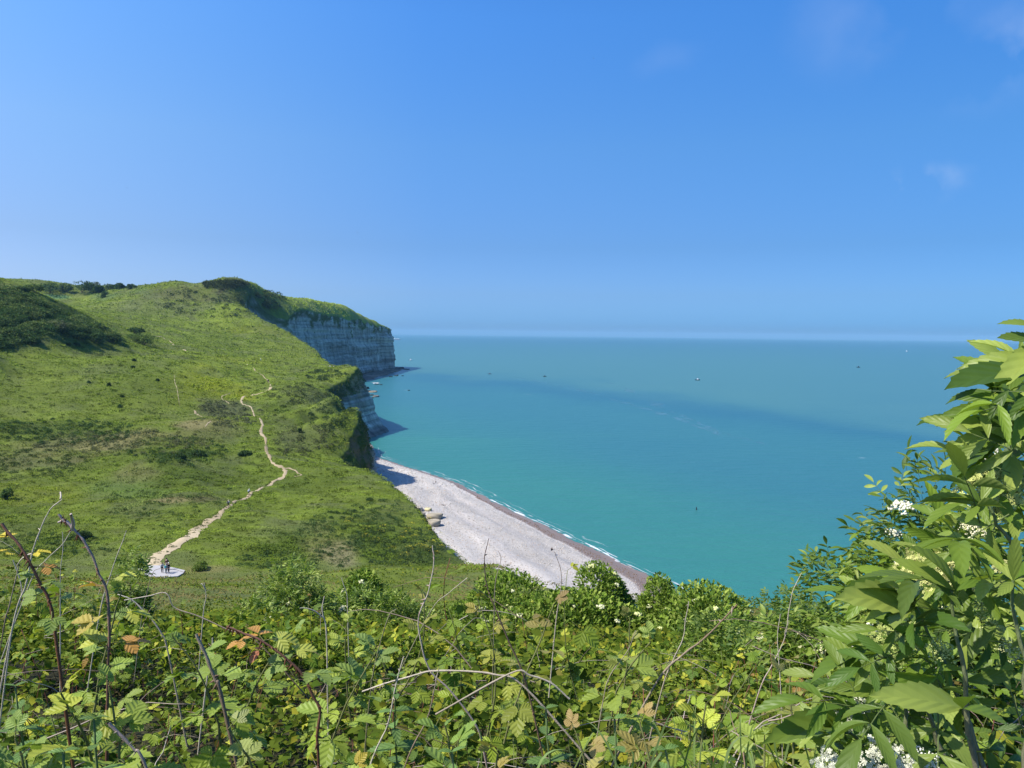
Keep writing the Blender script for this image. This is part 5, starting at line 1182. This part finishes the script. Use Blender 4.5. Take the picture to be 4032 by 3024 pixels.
addf([Pz(u, v, 0) for u, v in [(2280,2125),(2330,2152),(2370,2176),(2420,2205),(2460,2227),(2500,2246)]], 1.2, z=.09, n=260, wob=.6, amt=1.3, seed=4)
addf([Pz(u, v, 0) for u, v in [(1462,1489),(1478,1486),(1500,1487),(1520,1488)]], 7, z=.1, n=120, amt=1.3, seed=5)
addf([Pz(u, v, 0) for u, v in [(1470,1511),(1480,1507),(1486,1510)]], 10, z=.1, n=80, amt=1.4, seed=6)
addf([Pz(u, v, 0) for u, v in [(1590,1538),(1602,1536),(1612,1537)]], 4, z=.1, n=80, amt=1.2, seed=7)
addf([Pz(u, v, 0) for u, v in [(1500,1686),(1520,1684),(1550,1684),(1570,1683)]], 1.3, z=.05, n=80, amt=.5, seed=9)
addf([Pz(u, v, 0) for u, v in [(1424,1590),(1440,1592),(1450,1597)]], 4, z=.05, n=80, amt=.8, seed=10)
addf([Pz(u, v, 0) for u, v in [(1410,1503),(1440,1500),(1470,1494)]], 4, z=.1, n=100, amt=.6, seed=12)
fm = mkmesh('surf', np.vstack(FV), np.vstack(FF), M_FOAM, cols={'foam': np.concatenate(FA)}); tag(fm, 'thin white surf breaking along the shore and the rocks', kind='structure')
# faint slicks: long pale streaks of calmer water
M_SL = NT('calm_water'); _g = M_SL; nz1 = _g.noise(1., 4, .7, vec=_g.mapv((.02, .08, .1))); _g.b.inputs['Base Color'].default_value = (.16, .33, .40, 1); _g.b.inputs['Roughness'].default_value = .3
_g.l(_g.math('MULTIPLY', _g.rng(nz1, .35, .65, .05, .5), _g.attr('foam').outputs['Fac']), _g.b.inputs['Alpha']); M_SL = _g.m
FV, FF, FA = [], [], []; n0 = 0
addf([Pz(u, v, 0) for u, v in [(2010,1480),(2140,1507),(2220,1522),(2330,1548),(2440,1580),(2520,1602),(2640,1640),(2780,1690),(2850,1720)]], 9, z=.02, n=500, wob=5, amt=.9, seed=21)
addf([Pz(u, v, 0) for u, v in [(2440,1520),(2520,1555),(2600,1600),(2720,1650),(2860,1710),(3030,1752)]], 12, z=.03, n=400, wob=8, amt=.7, seed=22)
addf([Pz(u, v, 0) for u, v in [(2290,1496),(2340,1500),(2450,1516)]], 6, z=.02, n=200, wob=2, amt=.9, seed=23)
sl = mkmesh('water_streaks', np.vstack(FV), np.vstack(FF), M_SL, cols={'foam': np.concatenate(FA)}); tag(sl, 'pale streaks of smooth water across the bay', kind='structure')
# ------------------------------------------------------------------ boats, float, ship
def bm_add_hull(L, B_, Hh, col, name, mat, parent, sheer=.25):
    n = 14; V = []; 
    for i in range(n+1):
        t = i/n; x = -L/2+L*t; w_ = B_/2*(min(1, .78+.5*t) if t < .5 else max(.02, 1-((t-.5)/.5)**2.2)); top = Hh*(1+sheer*max(0, t-.5)*2); 
        for (yy, zz) in ((-1, top), (-.86, top*.35), (-.45, -.12*Hh), (.45, -.12*Hh), (.86, top*.35), (1, top)): V.append((x, yy*w_, zz))
    F = [f for f in grid_faces(n+1, 6)]; V = np.array(V)
    F = [np.array(F), np.array([[i*6, i*6+5, (i+1)*6+5, (i+1)*6] for i in range(n)]), np.array([[0, 1, 2, 3, 4, 5]])]
    V2 = V.copy()
    return mkmesh(name, V2, F, mat, parent, smooth=False)
def boxm(name, c, s, mat, parent, taper=1.):
    x, y, z = s[0]/2, s[1]/2, s[2]/2; V = [(a*x*(taper if d > 0 else 1), b*y*(taper if d > 0 else 1), d*z) for a in (-1, 1) for b in (-1, 1) for d in (-1, 1)]
    V = np.array(V)+np.array(c); F = np.array([(0, 1, 3, 2), (4, 6, 7, 5), (0, 4, 5, 1), (2, 3, 7, 6), (0, 2, 6, 4), (1, 5, 7, 3)])
    o = mkmesh(name, V, F, mat, parent, smooth=False)
    m = o.modifiers.new('bevel', 'BEVEL'); m.width = min(s)*.08; m.segments = 2; return o
MD = simple('dark_hull_paint', (.03, .035, .05), .5, .4, .2); MW = simple('white_paint', (.78, .79, .80), .45, .4, .05); MG = simple('grey_paint', (.33, .36, .40), .6, .3, .1); MK = simple('black_cloth', (.018, .02, .028), .85, .2, .3); MGL = simple('dark_glass', (.02, .03, .04), .15, .5, .1)
def boat(label, u, v, L, hullm, cabm, rz, fig=True):
    p = Pz(u, v, 0); r = empty('motor_boat', tuple(p), R(rz)); tag(r, label, 'boat')
    bm_add_hull(L, L*.34, L*.13, None, 'hull', hullm, r)
    boxm('cabin', (L*.02, 0, L*.24), (L*.26, L*.22, L*.22), cabm, r, .85); boxm('windscreen', (L*.14, 0, L*.27), (L*.03, L*.19, L*.10), MGL, r, .9)
    b = Bag(); b.tube([(-L*.12, 0, L*.3), (-L*.12, 0, L*.62)], L*.012, L*.006, (.3, .3, .32), 6); b.build('mast', M_STEM, r)
    boxm('outboard_motor', (-L*.52, 0, L*.13), (L*.06, L*.08, L*.18), MK, r, .8)
boat('dark fishing boat with a pale cabin, farthest right of the small boats', 2747, 1497, 7.2, MD, MW, 4)
boat('dark low boat in the middle of the bay, right of the faint one', 2145, 1483, 5.2, MD, MD, -8)
boat('faint small boat nearest the headland on the open sea', 1928, 1473, 5.4, MD, MG, 10)
boat('white boat close to the tip of the far headland', 1617, 1419, 9.0, MW, MW, 0)
boat('tiny white boat near the horizon on the right', 3570, 1384, 14.0, MW, MW, 90)
boat('tiny dark boat far out, below and left of the white horizon boat', 3380, 1447, 8.0, MD, MD, 15)
p = P(1562, 1338, 9000.); p[2] = 0; p = Pz(1562, 1338, 0)
sh_ = empty('cargo_ship', tuple(p)); tag(sh_, 'long grey ship on the horizon just beside the headland', 'ship')
Ls = px2m(1562, 1338, 0, 32); bm_add_hull(Ls, Ls*.14, Ls*.09, None, 'hull', MG, sh_, .1); boxm('superstructure', (-Ls*.30, 0, Ls*.15), (Ls*.16, Ls*.10, Ls*.13), MW, sh_, .9); boxm('deck_cargo', (Ls*.08, 0, Ls*.12), (Ls*.5, Ls*.1, Ls*.06), MW, sh_)
fl_ = empty('marker_float', tuple(Pz(2742, 2008, 0))); tag(fl_, 'dark upright marker float alone in the turquoise water off the beach', 'buoy')
b = Bag(); b.tube([(0, 0, -.3), (0, 0, .1), (0, 0, .9), (0, 0, 1.0)], .24, .17, (.03, .035, .04), 10); b.build('float_body', M_STEM, fl_)
b = Bag(); b.tube([(0, 0, 1.0), (0, 0, 1.35)], .05, .04, (.05, .05, .05), 6); b.build('pole', M_STEM, fl_)
# gulls
def gull(label, u, v, D, rz, span):
    p = P(u, v, D); V = np.array([(-.5, -.04, .10), (-.25, -.10, .16), (-.22, .09, .15), (0, -.1, 0), (0, .12, .02), (.25, -.10, .16), (.22, .09, .15), (.5, -.04, .10), (0, .32, .0), (0, -.24, .0), (.04, 0, -.04), (-.04, 0, -.04), (0, 0, .05)])*span
    F = [(0, 1, 2), (5, 7, 6)]; F4 = [(1, 3, 4, 2), (3, 5, 6, 4)]; F3b = [(8, 10, 12), (8, 12, 11), (9, 12, 10), (9, 11, 12), (8, 11, 10), (9, 10, 11)]
    o = mkmesh('gull', V, [np.array(F+F3b), np.array(F4)], simple('gull_feather', (.35, .35, .37), .8, .2, .1)); o.location = tuple(p); o.rotation_euler = (0, .2, R(rz)); tag(o, label, 'bird', 'gulls in the sky')
gull('gull high in the left sky above the left hill', 500, 740, 280, 40, 1.2)
gull('faint gull in the sky above the middle of the far cliffs', 1408, 917, 300, 75, 1.1)
gull('tiny gull high in the middle of the sky', 2337, 230, 330, 20, 1.0)
# ------------------------------------------------------------------ people
MSK = simple('skin', (.50, .33, .24), .6, .3, .08)
def skinned(name, J, E, rad, mat, parent, root=0, sub=1):
    me = bpy.data.meshes.new(name+'_sk'); me.from_pydata([tuple(j) for j in J], E, []); o = bpy.data.objects.new(name+'_sk', me); COL.objects.link(o)
    m = o.modifiers.new('s', 'SKIN'); s = o.modifiers.new('u', 'SUBSURF'); s.levels = sub
    for i, sv_ in enumerate(me.skin_vertices[0].data): sv_.radius = (rad[i], rad[i]) if not isinstance(rad[i], tuple) else rad[i]; sv_.use_root = (i == root)
    dg = bpy.context.evaluated_depsgraph_get(); me2 = bpy.data.meshes.new_from_object(o.evaluated_get(dg)); bpy.data.objects.remove(o, do_unlink=True)
    me2.name = name; me2.materials.clear(); me2.materials.append(mat)
    for p_ in me2.polygons: p_.use_smooth = True
    r = bpy.data.objects.new(name, me2); COL.objects.link(r); r.parent = parent; return r
def person(label, pos, rz, pose='walk', top=None, legs=None, hair=(.06, .04, .03), hat=None, pack=None, ht=1.72, shorts=False, skirt=False, sc=1.):
    root = empty('person', tuple(pos), R(rz)); tag(root, label, 'person'); k = ht/1.72*sc; root.scale = (k, k, k)
    st = {'walk': .22, 'stand': .07}.get(pose, 0.)
    if pose in ('walk', 'stand'):
        lean = .10 if pose == 'walk' else 0.
        pel = (0, 0, .93); che = (0, lean*.6, 1.28); nek = (0, lean, 1.47); hd = (0, lean+.03, 1.60); hd2 = (0, lean+.04, 1.68)
        Lh, Rh = (-.10, 0, .88), (.10, 0, .88); Lk, Rk = (-.11, st*.75, .48), (.11, -st*.35+.03, .49); La, Ra = (-.11, st, .08), (.11, -st*1.1, .10); Lt, Rt = (-.12, st+.17, .04), (.12, -st*1.1+.14, .04)
        Ls_, Rs_ = (-.18, lean*.9, 1.40), (.18, lean*.9, 1.40); Le, Re = (-.25, lean*.5-.10-st*.4, 1.14), (.25, lean*.5+.02+st*.3, 1.14); Lw, Rw = (-.24, .08-st*.4, .93), (.24, .16+st*.5, .95); Lf, Rf = (-.235, .13-st*.4, .86), (.235, .22+st*.5, .88)
    elif pose == 'sit':
        pel = (0, 0, .12); che = (0, .05, .46); nek = (0, .10, .66); hd = (0, .13, .78); hd2 = (0, .14, .87)
        Lh, Rh = (-.10, .03, .13), (.10, .03, .13); Lk, Rk = (-.17, .42, .42), (.17, .42, .42); La, Ra = (-.13, .62, .07), (.13, .62, .07); Lt, Rt = (-.14, .80, .04), (.14, .80, .04)
        Ls_, Rs_ = (-.18, .08, .60), (.18, .08, .60); Le, Re = (-.27, .22, .42), (.27, .22, .42); Lw, Rw = (-.12, .42, .45), (.12, .42, .45); Lf, Rf = (-.04, .47, .44), (.04, .47, .44)
    else:  # lying on the back, along +Y
        pel = (0, 0, .12); che = (0, .36, .13); nek = (0, .56, .13); hd = (0, .69, .15); hd2 = (0, .77, .15)
        Lh, Rh = (-.10, -.05, .11), (.10, -.05, .11); Lk, Rk = (-.14, -.45, .20), (.12, -.47, .12); La, Ra = (-.15, -.87, .08), (.13, -.88, .08); Lt, Rt = (-.17, -.93, .20), (.15, -.93, .20)
        Ls_, Rs_ = (-.18, .48, .12), (.18, .48, .12); Le, Re = (-.36, .56, .07), (.34, .26, .07); Lw, Rw = (-.22, .74, .12), (.30, .02, .07); Lf, Rf = (-.14, .78, .12), (.29, -.06, .07)
    J = [pel, che, nek, hd, hd2, Lh, Lk, La, Lt, Rh, Rk, Ra, Rt, Ls_, Le, Lw, Lf, Rs_, Re, Rw, Rf]
    E = [(0, 1), (1, 2), (2, 3), (3, 4), (0, 5), (5, 6), (6, 7), (7, 8), (0, 9), (9, 10), (10, 11), (11, 12), (2, 13), (13, 14), (14, 15), (15, 16), (2, 17), (17, 18), (18, 19), (19, 20)]
    rad = [.13, .14, .055, .085, .07, .085, .06, .042, .035, .085, .06, .042, .035, .06, .042, .030, .03, .06, .042, .030, .03]
    skinned('body', J, E, rad, MSK, root)
    mt = simple('top_cloth', top or (.02, .02, .025), .85, .2, .2); ml = simple('leg_cloth', legs or (.02, .02, .03), .85, .2, .2)
    mid = lambda a, b, t: tuple(np.array(a)*(1-t)+np.array(b)*t)
    skinned('shirt', [mid(pel, che, .15), che, mid(che, nek, .75), Ls_, Le, mid(Le, Lw, .8), Rs_, Re, mid(Re, Rw, .8)], [(0, 1), (1, 2), (2, 3), (3, 4), (4, 5), (2, 6), (6, 7), (7, 8)], [.155, .168, .10, .082, .06, .045, .082, .06, .045], mt, root)
    if shorts: skinned('shorts', [pel, Lh, mid(Lh, Lk, .8), Rh, mid(Rh, Rk, .8)], [(0, 1), (1, 2), (0, 3), (3, 4)], [.15, .105, .09, .105, .09], ml, root)
    else: skinned('trousers', [pel, Lh, Lk, mid(Lk, La, .9), Rh, Rk, mid(Rk, Ra, .9)], [(0, 1), (1, 2), (2, 3), (0, 4), (4, 5), (5, 6)], [.15, .105, .078, .058, .105, .078, .058], ml, root)
    V = ICO_V*np.array([.098, .108, .10]); V = V[:]; hv = np.array(hd)*.4+np.array(hd2)*.6; axis = np.array(hd2)-np.array(nek); axis /= np.linalg.norm(axis)
    side = np.array([0, -1, 0]) if pose != 'lie' else np.array([0, 0, -1]); V = V+hv+axis*.022+side*.016
    mkmesh('hat' if hat else 'hair', V, ICO_F, simple('hair_cloth', hat or hair, .8, .2, .2), root)
    if pack:
        c = np.array(mid(che, nek, .25))+np.array([0, -.22, -.05]); o = boxm('backpack', (0, 0, 0), (.30, .18, .44), simple('pack_cloth', pack, .8, .2, .25), root, .85); o.location = tuple(c); o.modifiers[0].width = .05; o.modifiers[0].segments = 3
    return root
def onpad(u, v): return Pz(u, v, PAD_Z)
person('hiker on the left of the platform group, pale top and grey backpack', onpad(639, 2256), 15, 'stand', (.62,.60,.58), (.03,.03,.04), pack=(.22,.24,.28), ht=1.72)
person('hiker at the front of the platform group with a turquoise backpack', onpad(654, 2260), -5, 'stand', (.25,.27,.30), (.20,.22,.24), hair=(.5,.47,.4), pack=(.05,.30,.36), ht=1.68)
person('hiker in black on the right of the platform group', onpad(664, 2255), -20, 'stand', (.02,.02,.025), (.02,.02,.03), hat=(.75,.74,.68), pack=(.03,.03,.035), ht=1.70)
person('dark haired hiker in maroon standing behind the platform group', onpad(657, 2243), 170, 'stand', (.07,.03,.04), (.04,.03,.03), hair=(.03,.02,.02), ht=1.95)
def onground(u, v):
    p = hit(u, v, 110); p[2] += .12; return p
def fit(p, px, tall=1.72): return px/FPX*p[1]/tall
def pp(label, u, v, px, **k):
    p = onground(u, v); return person(label, p, k.pop('rz', 0), sc=fit(p, px, k.get('ht', 1.72)), **k)
pp('walker with a yellow cap and dark shorts climbing the path, lower of the two', 899, 2000, 30, rz=-20, pose='walk', top=(.60,.60,.62), legs=(.02,.02,.03), hat=(.62,.58,.30), shorts=True, pack=(.03,.03,.04))
pp('walker in a white and blue jacket farther up the path', 980, 1951, 25, rz=-25, pose='walk', top=(.66,.70,.78), legs=(.03,.04,.07), hat=(.75,.75,.70), pack=(.60,.64,.72))
pp('walker in black on the upper bend of the winding path', 1056, 1512, 19, rz=160, pose='walk', top=(.015,.015,.02), legs=(.015,.015,.02), pack=(.02,.02,.025))
pp('distant walker in white near the top of the winding path', 1027, 1421, 11, rz=10, pose='stand', top=(.75,.78,.78), legs=(.25,.35,.40))
def seated(label, u, v, **k): p = onground(u, v); return person(label, p, k.pop('rz', -60), 'sit', sc=1.25, **k)
seated('person in white sitting at the cliff top, left of the pair', 1299, 1445, top=(.75,.75,.65), legs=(.70,.70,.6), rz=-50)
seated('person in black sitting at the cliff top, right of the pair', 1315, 1445, top=(.02,.02,.02), legs=(.70,.70,.55), rz=50)
def onbeach(u, v, z=3.2): 
    p = Pz(u, v, z); return p
bw = onbeach(1716, 1905, 2.7); person('walker on the beach in a white shirt and black trousers', bw, 150, 'walk', (.75,.75,.72), (.015,.015,.02), hair=(.12,.09,.07), ht=1.75)
person('person in black sitting alone on the pebbles of the beach', onbeach(2172, 2168, 2.9), -40, 'sit', (.012,.012,.016), (.012,.012,.016), ht=1.75, pack=(.02,.02,.02))
person('person in dark clothes lying on the pebbles above the boulders', onbeach(1746, 1990, 3.3), 62, 'lie', (.02,.02,.025), (.02,.02,.025), ht=1.8)
# small dog beside the walker
dg_ = empty('dog', tuple(onbeach(1708, 1907, 2.7)), R(-60)); tag(dg_, 'small grey dog trotting beside the beach walker', 'dog')
J = [(0, -.22, .34), (0, 0, .33), (0, .22, .35), (0, .34, .46), (0, .42, .48), (0, .52, .45), (0, -.36, .42), (0, -.46, .50), (-.07, .22, .28), (-.07, .24, .15), (-.07, .22, .02), (.07, .22, .28), (.07, .17, .15), (.07, .19, .02), (-.07, -.22, .28), (-.07, -.18, .19), (-.07, -.27, .12), (-.07, -.23, .02), (.07, -.22, .28), (.07, -.26, .19), (.07, -.33, .12), (.07, -.30, .02)]
E = [(0, 1), (1, 2), (2, 3), (3, 4), (4, 5), (0, 6), (6, 7), (2, 8), (8, 9), (9, 10), (2, 11), (11, 12), (12, 13), (0, 14), (14, 15), (15, 16), (16, 17), (0, 18), (18, 19), (19, 20), (20, 21)]
skinned('body', J, E, [.09, .10, .11, .06, .065, .03, .025, .012, .05, .025, .022, .05, .025, .022, .055, .035, .022, .02, .055, .035, .022, .02], simple('dog_fur', (.16, .14, .12), .9, .1, .3), dg_, 1)
b = Bag(); [b.tube([(sx*.035, .41, .53), (sx*.05, .40, .60)], .018, .006, (.12, .10, .09), 5) for sx in (-1, 1)]; b.build('ears', M_STEM, dg_)
# lumps of white on the wet strip: a piece of foam line left behind and a seabird
HAZE = .000045
# ------------------------------------------------------------------ haze: a low closed box of air round everything
hx0, hx1, hy0, hy1, hz0, hz1 = -36000, 36000, -3000, 36000, -3.2, 190.
hv = [(x, y, z) for x in (hx0, hx1) for y in (hy0, hy1) for z in (hz0, hz1)]
hm = bpy.data.materials.new('haze'); hm.use_nodes = True; hm.node_tree.nodes.clear()
ho = hm.node_tree.nodes.new('ShaderNodeOutputMaterial'); pv = hm.node_tree.nodes.new('ShaderNodeVolumePrincipled')
pv.inputs['Color'].default_value = (.36, .70, .96, 1); pv.inputs['Density'].default_value = HAZE; pv.inputs['Anisotropy'].default_value = .0
hm.node_tree.links.new(pv.outputs[0], ho.inputs['Volume'])
hz = mkmesh('haze', hv, np.array([(0, 1, 3, 2), (4, 6, 7, 5), (0, 4, 5, 1), (2, 3, 7, 6), (0, 2, 6, 4), (1, 5, 7, 3)]), hm, smooth=False)
tag(hz, 'thin pale blue haze softening the far cliffs and horizon', kind='stuff')
